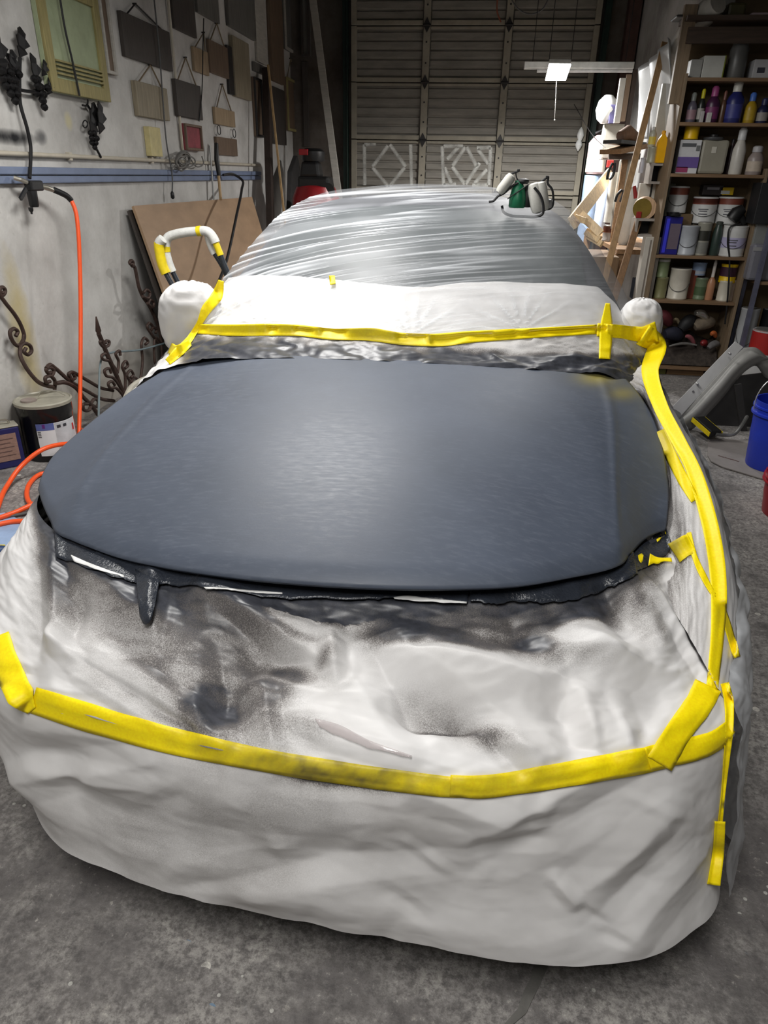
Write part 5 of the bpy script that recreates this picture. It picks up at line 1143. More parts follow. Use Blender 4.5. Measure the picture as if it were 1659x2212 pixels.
def bottle(px0, px1, py0, py1, label, rgb, cap=(220, 220, 220), y=SY + 0.1, base=None, neck=.35, capf=.16, cat='bottle', name='bottle', lab=None, square=False):
    e0 = aty(px0, (py0 + py1) / 2, y); e1 = aty(px1, (py0 + py1) / 2, y); R = (e1[0] - e0[0]) / 2; top = aty((px0 + px1) / 2, py0, y)[2]; bot = aty((px0 + px1) / 2, py1, y)[2]
    z0 = base if base is not None else level_of(bot); h = top - z0 if base is not None else top - bot
    c = np.array([(e0[0] + e1[0]) / 2, y, z0 + .0005]); root = thing(name, label, cat, c)
    m = mat('btl_%d_%d_%d' % rgb, rgb, 0.35, 0, 0.1, 8); hb = h * (1 - capf)
    seg = 4 if square else 20
    rot = Matrix.Rotation(math.pi / 4, 3, 'Z') if square else None; k_ = 1.25 if square else 1
    mb = MB(); mb.lathe(c, [(R * .94 * k_, 0), (R * k_, .008), (R * k_, hb * .72), (R * .8 * k_, hb * .86), (R * neck * k_, hb)], seg, 'z', rot); mb.build('body', m, root, smooth=True)
    mb = MB(); mb.lathe((c[0], c[1], c[2] + hb), [(R * neck * 1.15, 0), (R * neck * 1.15, h * capf * .8), (R * neck * .7, h * capf)], 14); mb.build('cap', mat('cap_%d_%d_%d' % cap, cap, 0.4), root, smooth=True)
    if lab:
        va = math.atan2(-c[1], -c[0]); wrap('label_band', c, R * 1.015 * (.9 if square else 1), va - 1.2, va + 1.2, hb * .15, hb * .6, mat('blab_%d_%d_%d' % lab, lab, 0.5), root)
    return root
def boxy(name, label, cat, px0, px1, py0, py1, rgb, y=SY + 0.1, depth=0.1, base=None, rough=.5, bevel=.004, rz=0.0, parts=None):
    e0 = aty(px0, (py0 + py1) / 2, y); e1 = aty(px1, (py0 + py1) / 2, y); top = aty((px0 + px1) / 2, py0, y)[2]; bot = aty((px0 + px1) / 2, py1, y)[2]
    z0 = base if base is not None else bot; h = top - z0; w = e1[0] - e0[0]
    root = thing(name, label, cat, ((e0[0] + e1[0]) / 2, y + depth / 2, z0))
    m = mat('box_%d_%d_%d' % rgb, rgb, rough, 0, 0.12, 6)
    mb = MB(); mb.box((root.location[0], root.location[1], z0 + h / 2 + .0005), (w, depth, h), None); mb.build('body', m, root, bevel=bevel)
    for (fx0, fx1, fz0, fz1, prgb, nm) in (parts or []):
        mb = MB(); mb.box((e0[0] + w * (fx0 + fx1) / 2, y - .0015, z0 + h * (fz0 + fz1) / 2), (w * (fx1 - fx0), .004, h * (fz1 - fz0))); mb.build(nm, mat('pt_%d_%d_%d' % prgb, prgb, .5, 0, .08), root)
    return root
L = levels
# --- row z=1.0 (big cans): back row standing behind and on front tins
paint_can(1444, 1485, 402, 462, 'white paint tin with brown top band on the middle shelf, left, stacked high', (206, 206, 204), [(.68, .98, (120, 64, 48))], SY + .24, L[2] + .31)
boxy('wood_block', 'plain wooden riser block behind the blue can on the middle shelf', 'block', 1440, 1490, 462, 540, (112, 92, 66), SY + .19, .12, L[2])
boxy('wood_block', 'plain wooden riser board behind the middle shelf tins', 'block', 1492, 1606, 482, 540, (104, 86, 62), SY + .22, .10, L[2])
paint_can(1494, 1547, 425, 482, 'white paint tin with brown band and dark box on top', (214, 214, 212), [(.72, .98, (126, 66, 52)), (.76, .94, (120, 66, 56))], SY + .25, L[2] + .235, text=True)
paint_can(1548, 1602, 425, 482, 'white paint tin with brown and purple band under a yellow pack', (214, 214, 212), [(.72, .98, (126, 66, 52))], SY + .25, L[2] + .235, text=True)
boxy('small_box', 'dark printed box lying on the middle shelf tins', 'box', 1518, 1562, 400, 424, (46, 40, 40), SY + .22, .1, aty(1540, 424, SY + .25)[2] + .008, parts=[(.2, .8, .55, .8, (150, 146, 150), 'label_panel')])
boxy('yellow_pack', 'yellow packet on the right white paint tin', 'packet', 1556, 1585, 405, 424, (222, 186, 28), SY + .22, .06, aty(1570, 424, SY + .25)[2] + .008, parts=[(.05, .7, .15, .6, (200, 200, 196), 'label_panel')])
boxy('tall_blue_can', 'tall bright blue rectangular can with grey panel on the middle shelf', 'can', 1432, 1470, 468, 541, (26, 24, 120), SY + .03, .10, L[2], parts=[(.35, .95, .15, .82, (104, 92, 104), 'label_panel'), (.10, .28, .05, .95, (60, 62, 220), 'label_stripe')])
bottle(1442, 1472, 458, 470, 'black spout cap lying on the tall blue can', (24, 24, 26), (30, 30, 32), SY + .05, aty(1455, 468, SY + .03)[2] + .004, .6, .3, 'cap', 'spout_cap')
paint_can(1466, 1507, 487, 543, 'bare metal quart tin with round white sticker beside the blue can', (168, 172, 178), None, SY + .07, L[2], text=False)
paint_can(1503, 1534, 480, 543, 'olive and grey glass-like jar with a dark label on the middle shelf', (150, 148, 136), [(.45, .75, (44, 44, 36)), (.05, .40, (126, 126, 120))], SY + .08, L[2], bail=False)
bottle(1538, 1560, 478, 543, 'dark green bottle between jar and white tin', (48, 62, 56), (60, 66, 60), SY + .09, L[2], .6, .1)
paint_can(1558, 1612, 487, 546, 'white paint tin with lilac label swoosh at the right of the middle shelf', (206, 206, 204), [(.28, .62, (172, 168, 198))], SY + .08, L[2], text=True)
# heat gun-like dark tool over the right tins
tool = thing('heat_gun', 'black heat gun hanging in front of the right white tin with a trailing cord', 'tool', aty(1592, 470, SY + .16))
mb = MB(); mb.tube([aty(1580, 474, SY + .1), aty(1592, 460, SY + .1), aty(1606, 450, SY + .1)], [.05, .055, .035], 12); mb.build('body', m_blk, tool, smooth=True)
mb = MB(); mb.tube([aty(1596, 462, SY + .1), aty(1606, 478, SY + .1), aty(1608, 484, SY + .1)], [.03, .026, .022], 10); mb.build('grip', m_blk, tool, smooth=True)
mb = MB(); mb.tube(crom([aty(1600, 484, SY - .01), aty(1578, 490, SY - .01), aty(1572, 520, SY - .01), aty(1576, 560, SY - .01), aty(1572, 640, SY - .01), aty(1566, 700, SY + .0)], 40), .007, 8); mb.build('cord', m_blk, tool, smooth=True)
# --- row z=0.64
paint_can(1420, 1446, 556, 597, 'glass jar of green paint with white lid, upper of two', (120, 132, 96), [(.80, 1.0, (206, 206, 200))], SY + .10, L[1] + .17, False, (206, 206, 200), name='paint_jar', cat='jar')
paint_can(1415, 1441, 598, 641, 'glass jar of olive paint standing under the green jar', (128, 126, 88), None, SY + .10, L[1], False, (190, 190, 180), name='paint_jar', cat='jar')
paint_can(1445, 1489, 579, 641, 'large off-white gallon can with wire bail on the lower shelf', (200, 194, 180), None, SY + .10, L[1])
boxy('red_brick_box', 'brick-red tall carton right of the off-white gallon can', 'carton', 1484, 1504, 584, 643, (122, 62, 44), SY + .12, .1, L[1], rz=.1)
paint_can(1495, 1525, 566, 600, 'light blue tub sitting on a green jar', (140, 160, 190), [(.0, .35, (180, 186, 196))], SY + .16, L[1] + .19, False, (150, 170, 200), name='tub', cat='tub')
paint_can(1500, 1527, 600, 642, 'green label jar under the light blue tub', (112, 128, 100), [(.2, .6, (76, 96, 66))], SY + .12, L[1], False, name='paint_jar', cat='jar')
bottle(1530, 1548, 562, 640, 'orange-brown glue bottle with pointed white nozzle', (178, 128, 96), (214, 208, 200), SY + .10, L[1], .35, .42)
paint_can(1551, 1580, 606, 643, 'small cream quart can carrying a yellow drum', (206, 200, 184), None, SY + .08, L[1], False)
paint_can(1556, 1592, 570, 604, 'yellow and black labelled drum on the cream can', (220, 184, 24), [(.35, .85, (60, 30, 50))], SY + .10, L[1] + .145, False, (200, 170, 40), name='drum', cat='drum')
paint_can(1574, 1588, 605, 645, 'narrow pinkish tube tin at the right end of the lower shelf', (178, 160, 146), None, SY + .1, L[1], False)
# --- row z=1.6
boxy('stain_can', 'white and purple printed rectangular can with yellow tub on top', 'can', 1466, 1512, 302, 362, (206, 206, 208), SY + .05, .12, L[3], parts=[(.0, 1., .18, .5, (104, 84, 150), 'label_swoosh'), (.0, .55, .04, .2, (150, 60, 100), 'label_corner'), (.1, .75, .80, .90, (86, 88, 92), 'label_text'), (.78, .95, .68, .84, (110, 112, 112), 'label_seal')])
paint_can(1478, 1510, 272, 301, 'yellow round tub standing on the purple and white can', (222, 178, 10), None, SY + .10, aty(1490, 302, SY + .05)[2] + .004, False, (230, 200, 90), name='tub', cat='tub')
boxy('plastic_jug', 'dusty translucent greyish plastic jug on the upper shelf', 'jug', 1513, 1572, 302, 366, (150, 146, 132), SY + .06, .13, L[3], rough=.4, bevel=.02, parts=[(.38, .55, .62, .8, (196, 192, 180), 'label_mark')])
bottle(1520, 1564, 290, 304, 'black carrying handle on top of the dusty plastic jug', (70, 70, 72), (30, 30, 32), SY + .12, aty(1540, 303, SY + .06)[2] + .002, .4, .4, 'handle', 'jug_grip')
bottle(1584, 1612, 276, 366, 'tall shiny silver aerosol canister on the upper shelf', (196, 192, 184), (200, 200, 200), SY + .07, L[3], .55, .26, 'canister', 'spray_can')
bottle(1616, 1650, 315, 368, 'clear bottle with orange and white label at right of the upper shelf', (150, 138, 134), (176, 174, 176), SY + .06, L[3], .55, .22, lab=(190, 176, 160))
bottle(1572, 1586, 300, 364, 'dark maroon bottle behind the silver canister', (58, 40, 44), (40, 36, 38), SY + .16, L[3], .5, .12)
# --- row z=1.95
for px0, px1, py0, py1, rgb, cap, lab_, lb in ((1485, 1507, 200, 258, (92, 88, 100), (120, 124, 120), (150, 120, 128), 'clear bottle with pink label at the left of the dark shelf'), (1508, 1524, 192, 258, (30, 34, 30), (186, 178, 20), (160, 156, 150), 'dark bottle with bright yellow cap on the dark shelf'),
        (1526, 1556, 186, 260, (66, 30, 62), (150, 70, 120), (112, 44, 92), 'dark bottle with magenta flower print'), (1570, 1608, 172, 262, (40, 44, 104), (206, 204, 196), (56, 60, 130), 'large blue spray bottle with white trigger head'), (1610, 1636, 200, 262, (170, 138, 36), (70, 110, 190), (180, 150, 40), 'yellow squeeze bottle with blue pointed cap'), (1636, 1662, 212, 262, (34, 38, 70), (44, 50, 90), (150, 146, 140), 'dark blue bottle at the right end of the dark shelf'), (1556, 1570, 196, 260, (86, 60, 44), (110, 70, 60), None, 'thin brown bottle beside the blue spray bottle')):
    bottle(px0, px1, py0, py1, lb, rgb, cap, SY + .08, L[4], .45, .28, lab=lab_)
boxy('small_box', 'tiny white box in front of the magenta bottle', 'box', 1528, 1538, 243, 256, (190, 188, 184), SY + .02, .03, L[4])
boxy('small_box', 'tiny white card box left of the magenta bottle', 'box', 1514, 1522, 240, 252, (176, 172, 172), SY + .03, .03, L[4])
# --- row z=2.24
boxy('white_carton', 'white tilted carton on the top shelf', 'carton', 1519, 1566, 120, 160, (190, 190, 184), SY + .05, .16, L[5], parts=[(.95, 1.0, 0, 1, (120, 126, 40), 'carton_edge')])
boxy('white_carton', 'smaller grey carton left of the white one on the top shelf', 'carton', 1492, 1517, 128, 158, (150, 150, 146), SY + .05, .14, L[5])
boxy('white_carton', 'white carton with dark oval print at the right of the top shelf', 'carton', 1628, 1668, 128, 164, (186, 186, 188), SY + .05, .14, L[5], parts=[(.22, .62, .30, .58, (60, 60, 70), 'oval_print')])
bottle(1576, 1616, 76, 160, 'tall dull grey roll standing on the top shelf', (96, 96, 94), (84, 84, 82), SY + .12, L[5], .85, .06, 'roll', 'paper_roll')
# --- stuff on top of the unit (dark)
rngt = np.random.RandomState(5)
for k, (px, py, w_, h_, rgb, lb) in enumerate(((1530, 40, 60, 46, (36, 36, 50), 'dark box on top of the shelf unit'), (1590, 34, 40, 60, (70, 66, 40), 'olive dark bag on top of the shelf unit'), (1640, 44, 40, 36, (190, 170, 176), 'pale pink bundle on top of the shelf at the right edge'), (1480, 46, 40, 30, (60, 58, 58), 'grey bundle on top of the shelf unit left'))):
    boxy('stored_box', lb, 'box', px - w_ / 2, px + w_ / 2, py - h_ / 2, py + h_ / 2, rgb, SY + .06, .2, 2.616, bevel=.02)
mb = MB(); mb.tube(crom([(1.50, 7.6, 2.35), (1.46, 7.0, 2.46), (1.46, 6.5, 2.60), (1.55, 6.3, 2.69)], 20), [.05] + [.085] * 18 + [.07], 12); o = mb.build('white_roll', mat('dull_white_roll', (168, 164, 156), .7), smooth=True); tag(o, 'dull white rolled sheet resting on the partition and shelf top', 'roll')
# --- bottom compartment clutter
clut = [('metal_pipe_fitting', 'shiny chrome pipe fitting on the clutter shelf', (1502, 676), (1528, 690), .035, (210, 208, 200), .2, .9), ('metal_pipe_fitting', 'dull metal bracket left of the chrome fitting', (1478, 690), (1492, 700), .03, (120, 116, 110), .4, .6), ('maroon_pouch', 'maroon pouch at the left of the clutter shelf', (1424, 680), (1446, 700), .055, (86, 26, 34), .7, 0), ('chisel', 'pale wooden chisel handle lying in the clutter', (1456, 690), (1468, 702), .014, (176, 160, 130), .5, 0), ('navy_pouch', 'navy cloth bundle in the lower left clutter', (1436, 722), (1470, 728), .06, (30, 32, 48), .8, 0), ('tan_rag', 'tan rag heaped in the middle of the clutter shelf', (1500, 706), (1540, 698), .06, (120, 108, 92), .9, 0),
        ('red_ball', 'small red ball knob at the front of the clutter shelf', (1516, 744), (1524, 746), .028, (140, 42, 44), .4, 0), ('pink_tool', 'pinkish tool handle in the clutter', (1482, 726), (1500, 744), .02, (150, 86, 92), .5, 0), ('orange_cap', 'orange cap in the clutter at right', (1536, 722), (1546, 728), .022, (196, 104, 52), .5, 0), ('steel_bar', 'flat grey steel bar at the front of the clutter shelf', (1445, 748), (1505, 746), .012, (150, 148, 144), .35, .6), ('grey_rag', 'grey rag by the right side of the clutter shelf', (1530, 752), (1552, 744), .03, (110, 108, 108), .9, 0), ('black_case', 'black tool case at the back of the clutter shelf', (1470, 712), (1500, 690), .06, (28, 28, 30), .6, 0)]
for nm, lb, a, b, r, rgb, ro, me_ in clut:
    yy = SY + rngt.uniform(.04, .14); A, B = aty(*a, yy), aty(*b, yy + .04); mid_ = (A + B) / 2
    n_ = 9; prof = [r * (0.25 + 0.75 * math.sin(math.pi * (k + .6) / (n_ + .2)) ** .5) for k in range(n_)]
    P_ = [A + (B - A) * k / (n_ - 1) + np.array([0, 0, .02 * math.sin(math.pi * k / (n_ - 1))]) for k in range(n_)]
    mb = MB(); mb.tube(P_, prof, 10); o = mb.build(nm, mat('cl_%s_%d_%d' % (nm, rgb[0], rgb[1]), rgb, ro, me_, .25, 20, .2), smooth=True); tag(o, lb, nm.replace('_', ' ').split()[-1])
# heap that carries the clutter
S_ = np.zeros((14, 24, 3))
for i in range(14):
    for j in range(24):
        x_ = XL + .02 + (XR - XL - .04) * j / 23; y_ = SY + .02 + .28 * i / 13
        S_[i, j] = (x_, y_, L[0] + .01 + .26 * (i / 13) ** .6 * (0.6 + .8 * abs(perlin(np.array([x_ * 7.]), np.array([y_ * 6.]), 3)[0])))
o = grid_obj('scrap_heap', S_, mat('scrap_dark', (66, 58, 52), .8, .1, .5, 30, .3), None); tag(o, 'heap of dark hardware scraps filling the bottom shelf', 'scrap heap', None, 'stuff')
boxy('carton_low', 'brown carton under the bottom shelf board', 'carton', 1440, 1520, 795, 815, (120, 92, 62), SY + .04, .2, 0.0)
boxy('carton_low', 'olive carton beside the brown one under the shelf', 'carton', 1398, 1438, 795, 815, (96, 96, 40), SY + .04, .2, 0.0)
# --- second shelf items
boxy('storage_bin', 'translucent grey storage bin on the edge shelf', 'bin', 1622, 1690, 528, 596, (120, 120, 128), S2 + .04, .2, .83, rough=.35, bevel=.02, parts=[(0, 1, .82, .92, (150, 150, 150), 'rim')])
paint_can(1594, 1634, 665, 742, 'tall white can on the lower edge shelf', (168, 170, 172), None, S2 + .08, .20, True)
paint_can(1640, 1680, 668, 742, 'black can beside the tall white can on the edge shelf', (22, 22, 26), None, S2 + .10, .20, False)
paint_can(1622, 1690, 712, 760, 'white bucket with red rim in front of the edge shelf', (190, 190, 190), [(.62, 1.0, (170, 36, 34))], S2 - .12, .0, False, name='bucket', cat='bucket')
boxy('dark_box', 'dark box on the upper edge shelf', 'box', 1640, 1690, 395, 450, (34, 34, 36), S2 + .06, .2, 1.25)
boxy('grey_boards', 'grey stacked panels on the edge shelf', 'panels', 1634, 1690, 460, 520, (130, 132, 130), S2 + .1, .1, .985)

# ================================================================== workbench area along the partition
w_bench = wood('bench_wood', (140, 108, 76), .6, 1)
bench = thing('workbench', 'wooden workbench along the partition behind the car', 'workbench', (1.40, 7.6, 0))
BZ = aty(1405, 545, 6.5)[2]
mb = MB(); mb.box((1.42, 7.83, BZ - .02), (0.46, 2.26, .04)); mb.build('bench_top', w_bench, bench, bevel=.003)
for x in (1.22, 1.62):
    for y in (6.76, 8.9):
        mb = MB(); mb.box((x, y, (BZ - .04) / 2), (.07, .07, BZ - .04)); mb.build('leg', w_bench, bench)
boxy('dark_blue_case', 'dark blue tool case under the bench end', 'case', 1372, 1408, 606, 650, (44, 56, 76), 6.45, .2, None)
boxy('white_trim_stack', 'white trim boards standing at the bench end beside the shelf', 'boards', 1384, 1420, 512, 645, (186, 180, 170), 6.36, .12, 0.0, parts=[(.30, .38, .02, .98, (120, 112, 104), 'gap'), (.62, .7, .02, .98, (130, 122, 112), 'gap')])
# cubbies
def cubby(label, px0, px1, py0, py1, y, stuff):
    e0 = aty(px0, (py0 + py1) / 2, y); e1 = aty(px1, (py0 + py1) / 2, y); zt_ = aty((px0 + px1) / 2, py0, y)[2]; zb_ = aty((px0 + px1) / 2, py1, y)[2]
    root = thing('cubby_box', label, 'cubby', ((e0[0] + e1[0]) / 2, y + .1, zb_)); m = mat('grey_painted_wood', (150, 142, 134), .6)
    x0, x1 = e0[0], e1[0]
    for c_, d_, nm in ((((x0 + x1) / 2, y + .1, zb_ + .01), (x1 - x0, .2, .02), 'bottom'), (((x0 + x1) / 2, y + .1, zt_ - .01), (x1 - x0, .2, .02), 'top'), ((x0 + .01, y + .1, (zb_ + zt_) / 2), (.02, .2, zt_ - zb_ - .04), 'side'), ((x1 - .01, y + .1, (zb_ + zt_) / 2), (.02, .2, zt_ - zb_ - .04), 'side'), (((x0 + x1) / 2, y + .19, (zb_ + zt_) / 2), (x1 - x0 - .04, .012, zt_ - zb_ - .04), 'back')):
        mb = MB(); mb.box(c_, d_); mb.build(nm, m if nm != 'back' else m_blk, root)
    return root, zb_, zt_
cubby('grey wooden cubby with black tool inside, under the yellow bottle', 1404, 1452, 352, 398, 6.5, None)
cubby('grey wooden cubby with dark opening below the round wooden disc', 1372, 1424, 472, 512, 6.45, None)
boxy('white_board', 'white narrow panel between the two cubbies', 'panel', 1378, 1416, 396, 472, (196, 192, 182), 6.62, .06, None, parts=[(.60, .70, 0, 1, (30, 30, 30), 'gap')])
boxy('white_board', 'pale greenish panel beside the shelf side between the cubbies', 'panel', 1418, 1450, 396, 512, (160, 162, 150), 6.6, .05, None)
boxy('white_board', 'tall white panel standing on the bench beside the shelf', 'panel', 1418, 1446, 180, 352, (176, 172, 162), 6.75, .05, None)
bottle(1418, 1440, 282, 352, 'tall yellow squeeze bottle on the grey cubby', (232, 172, 8), (226, 160, 6), 6.52, aty(1430, 352, 6.5)[2], .35, .12, square=True)
bottle(1402, 1418, 274, 318, 'clear bottle with yellow dregs on top of a jar', (168, 166, 150), (190, 190, 186), 6.56, aty(1410, 318, 6.56)[2], .4, .15, lab=(206, 186, 80))
paint_can(1398, 1420, 318, 352, 'small clear jar with dark lid beside the yellow bottle', (150, 148, 130), None, 6.56, aty(1410, 352, 6.5)[2], False, (70, 84, 60), name='paint_jar', cat='jar')
boxy('dark_book', 'purplish brown slab box right of the yellow bottle', 'box', 1440, 1459, 284, 352, (78, 66, 70), 6.54, .1, None)
bottle(1391, 1402, 278, 312, 'slim chrome tube left of the clear bottle', (190, 190, 198), (170, 170, 176), 6.6, None, .8, .1, 'tube', 'chrome_tube')
# round slab
rs = aty(1394, 450, 6.5); rsl = thing('round_slab', 'round pale wooden disc with red edge standing on the cubby', 'disc', rs)
mb = MB(); mb.lathe((rs[0], rs[1], rs[2]), [(.085, -.02), (.09, 0), (.09, .05), (.085, .06)], 28, 'y'); mb.build('disc', wood('disc_wood', (196, 162, 128)), rsl, smooth=True)
mb = MB(); mb.lathe((rs[0] - .03, rs[1] - .025, rs[2]), [(.075, 0), (.06, .012)], 24, 'y'); mb.build('brass_rim', mat('brassy', (150, 128, 60), .35, .5), rsl, smooth=True)
mb = MB(); mb.box((rs[0] - .05, rs[1] - .03, rs[2] - .05), (.04, .02, .05)); mb.build('red_tab', mat('tab_red', (140, 30, 30), .5), rsl, bevel=.004)
# tool tray (wood, saws and planes)
tr_ = aty(1350, 335, 7.4); tray = thing('tool_tray', 'wooden tool tray piled with planes and saw blades on the bench rack', 'tray', tr_)
mb = MB(); a, b = aty(1318, 328, 7.3), aty(1376, 316, 7.5); mb.bar(a, b, .26, .04, (0, 0, 1)); mb.build('board', w_bench, tray)
mb = MB(); a, b = aty(1322, 306, 7.3), aty(1376, 312, 7.5); mb.bar(a, b, .22, .03, (0, 0, 1)); mb.build('steel_blade', mat('dark_steel', (92, 92, 92), .4, .6), tray)
mb = MB(); mb.tube([aty(1340, 296, 7.3), aty(1356, 288, 7.35), aty(1374, 300, 7.4)], [.05, .07, .05], 10); mb.build('plane_body', wood('plane_wood', (96, 66, 42)), tray, smooth=True)
mb = MB(); mb.box(aty(1348, 338, 7.4), (.26, .16, .05)); mb.build('under_board', wood('fascia_dark', (74, 60, 50), .6, 0), tray)
mb = MB(); mb.bar(aty(1350, 345, 7.45), np.array([aty(1350, 345, 7.45)[0], 7.45, BZ]), .05, .05, (0, 1, 0)); mb.build('support', w_bench, tray)
# glossy white sheets standing behind
for k, (px0, px1, pt, pb_, y, lb) in enumerate(((1374, 1402, 128, 300, 7.6, 'white plastic sheet standing behind the wooden stick'), (1404, 1424, 105, 300, 7.2, 'white plastic sheet right of the wooden stick'), (1426, 1446, 80, 300, 6.9, 'white plastic sheet closest to the shelf unit'))):
    A = [aty(px0, pb_, y), aty(px1, pb_, y - .25), aty(px1, pt, y - .25), aty(px0, pt + 30, y)]
    n1, n2 = 14, 16; G = np.zeros((n1, n2, 3))
    for i in range(n1):
        for j in range(n2):
            u_, v_ = j / (n2 - 1), i / (n1 - 1); p = (A[0] * (1 - u_) + A[1] * u_) * (1 - v_) + (A[3] * (1 - u_) + A[2] * u_) * v_
            G[i, j] = p + np.array([0.02, -.03, 0]) * math.sin(u_ * 6 + k + v_ * 2)
    o = grid_obj('plastic_sheet', G, mat('gloss_white_sheet', (206, 208, 208), .25, 0, .05), None, thick=.004); tag(o, lb, 'sheet', 'white sheets on the partition')
for k, (px0, px1, pt, pb_, rgb, lb) in enumerate(((1333, 1346, 168, 266, (228, 226, 220), 'white narrow board standing left of the brown trim'), (1347, 1358, 160, 262, (150, 128, 108), 'brown trim board standing on the grey box'), (1359, 1369, 150, 280, (70, 58, 52), 'dark trim board next to the brown one'))):
    boxy('trim_board', lb, 'board', px0, px1, pt, pb_, rgb, 8.1, .04, None)
boxy('breaker_box', 'grey electrical breaker box on the partition behind the wood tray', 'breaker box', 1303, 1346, 268, 345, (150, 146, 136), 8.3, .18, None, parts=[(.06, .94, .05, .95, (158, 154, 144), 'door'), (.86, .91, .45, .55, (80, 80, 80), 'latch')])
ov = aty(1311, 238, 8.3); mb = MB(); mb.lathe((ov[0], ov[1], ov[2]), [(.045, -.12), (.09, -.08), (.11, 0), (.09, .08), (.04, .13)], 20); o = mb.build('white_jug', mrefl, smooth=True); tag(o, 'glossy white rounded jug on the breaker box', 'jug')
boxy('purple_box', 'purple tall box beside the white jug', 'box', 1317, 1329, 226, 266, (96, 92, 140), 8.2, .06, aty(1322, 268, 8.3)[2])
ext = thing('pink_cylinder', 'pale pink cylinder with white lower band hanging near the door track', 'cylinder', aty(1285, 376, 9.0))
c = aty(1284, 376, 9.0); zt_ = aty(1294, 292, 9.0)[2]; hh = zt_ - c[2]
mb = MB(); mb.lathe(c, [(.09, 0), (.105, .02), (.105, hh * .8), (.06, hh * .95), (.03, hh)], 22); mb.build('cylinder', mat('pale_pink', (226, 190, 190), .35), ext, smooth=True)
mb = MB(); mb.lathe((c[0], c[1], c[2] + .02), [(.107, 0), (.107, hh * .35)], 22); mb.build('band', mat('warm_white', (236, 226, 210), .4), ext, smooth=True)
mb = MB(); mb.tube([(c[0] + .02, c[1], zt_), (c[0] + .02, c[1], zt_ + .05), (c[0] - .05, c[1], zt_ + .02)], .014, 8); mb.build('valve', m_blk, ext)
c = aty(1282, 378, 9.0); zb_ = 0.0; mb = MB(); mb.lathe((c[0], c[1] + .02, 0), [(.09, 0), (.095, .02), (.095, c[2] - .005), (.07, c[2])], 22); o = mb.build('blue_drum', mat('pale_blue_drum', (148, 168, 196), .4), smooth=True); tag(o, 'pale blue standing tube under the pink cylinder', 'tube')
c = aty(1308, 385, 8.7); mb = MB(); mb.lathe((c[0], c[1], BZ), [(.06, 0), (.065, .02), (.06, c[2] - BZ - .06), (.03, c[2] - BZ)], 18); o = mb.build('blue_bottle', mat('blue_white_bottle', (180, 196, 224), .3), smooth=True); tag(o, 'blue-white plastic bottle left of the hanging pliers', 'bottle')
boxy('red_tag', 'small red tag hanging below the breaker box', 'tag', 1311, 1325, 346, 362, (206, 60, 56), 8.25, .02, None)
c = aty(1322, 484, 7.6); top = aty(1326, 372, 7.6)[2]; mb = MB(); mb.lathe((c[0], c[1], BZ + .17), [(.085, 0), (.085, top - BZ - .17), (.07, top - BZ - .17)], 24); o = mb.build('white_tube', mat('white_tube', (238, 234, 224), .4), smooth=True); tag(o, 'thick white cardboard tube standing on a paint can', 'tube')
paint_can(1301, 1336, 486, 530, 'paint can with brown and purple band under the white tube', (150, 142, 136), [(.55, .95, (124, 66, 36)), (.6, .9, (118, 70, 60))], 7.55, BZ + .001, False)
c = aty(1358, 470, 7.2); mb = MB(); mb.tube(crom([aty(1372, 405, 7.2), aty(1362, 450, 7.2), aty(1352, 500, 7.2), aty(1344, 530, 7.2)], 16), [.03, .05, .06, .07, .07, .075, .08, .08, .08, .08, .075, .07, .065, .06, .05, .03], 12); o = mb.build('white_bag', mat('white_bag', (214, 212, 206), .5, 0, .1, 8, .2), smooth=True); tag(o, 'white plastic bag hanging behind the wooden sticks', 'bag')
cyl = aty(1352, 350, 7.5); mb = MB(); mb.lathe((cyl[0], cyl[1], BZ + .12), [(.06, 0), (.06, .58), (.05, .6)], 18); o = mb.build('chrome_duct', mat('shiny_duct', (196, 192, 180), .3, .5), smooth=True); tag(o, 'shiny ribbed tube behind the tool tray support', 'tube')
for pts, lb in (([(1326, 352), (1322, 366), (1318, 380), (1314, 388)], 'black pliers hanging left of the tray support'), ([(1346, 410), (1340, 420), (1334, 436)], 'black pliers hanging beside the wooden stick')):
    t_ = thing('pliers', lb, 'pliers', aty(*pts[-1], 7.2)); P_ = [aty(*p, 7.2) for p in pts]
    for s_ in (-.015, .015):
        mb = MB(); mb.tube(crom([p + np.array([s_ * (1.5 if i in (1, 2) else .6), 0, 0]) for i, p in enumerate(P_)], 14), .012, 8); mb.build('handle', m_blk, t_, smooth=True)
mb = MB(); mb.tube([aty(1370, 402, 6.9), aty(1374, 428, 6.9)], [.014, .02], 8); o = mb.build('dark_red_screwdriver', mat('tab_red', (140, 30, 30), .5), smooth=True); tag(o, 'dark red tool handle hanging above the round disc', 'handle')
# sticks
w_st = wood('stick_wood', (156, 124, 86))
a = aty(1436, 92, 6.9); b = aty(1312, 560, 6.2); d = b - a; f_ = a + d * ((a[2]) / (a[2] - b[2])); f_[2] = .01
f_ = b.copy()
leaning('long_stick', 'long wooden slat leaning across the bench to the upper right', 'slat', a, np.array([b[0] - .04, b[1] - .1, b[2] - .4]), .05, .025, w_st, (0, 1, 0))
a = aty(1390, 440, 6.6); b = aty(1344, 570, 6.2)
leaning('short_stick', 'shorter wooden slat leaning beside the long slat', 'slat', a, np.array([b[0] - .04, b[1] - .08, b[2] - .3]), .055, .025, wood('stick_wood2', (128, 98, 70)), (0, 1, 0))
a = aty(1320, 374, 8.0); b = aty(1236, 482, 6.6)
leaning('pale_board', 'pale new pine board lying diagonally behind the car roof', 'board', a, b, .11, .03, wood('fresh_pine', (236, 206, 164), .5), (0, 1, 0))
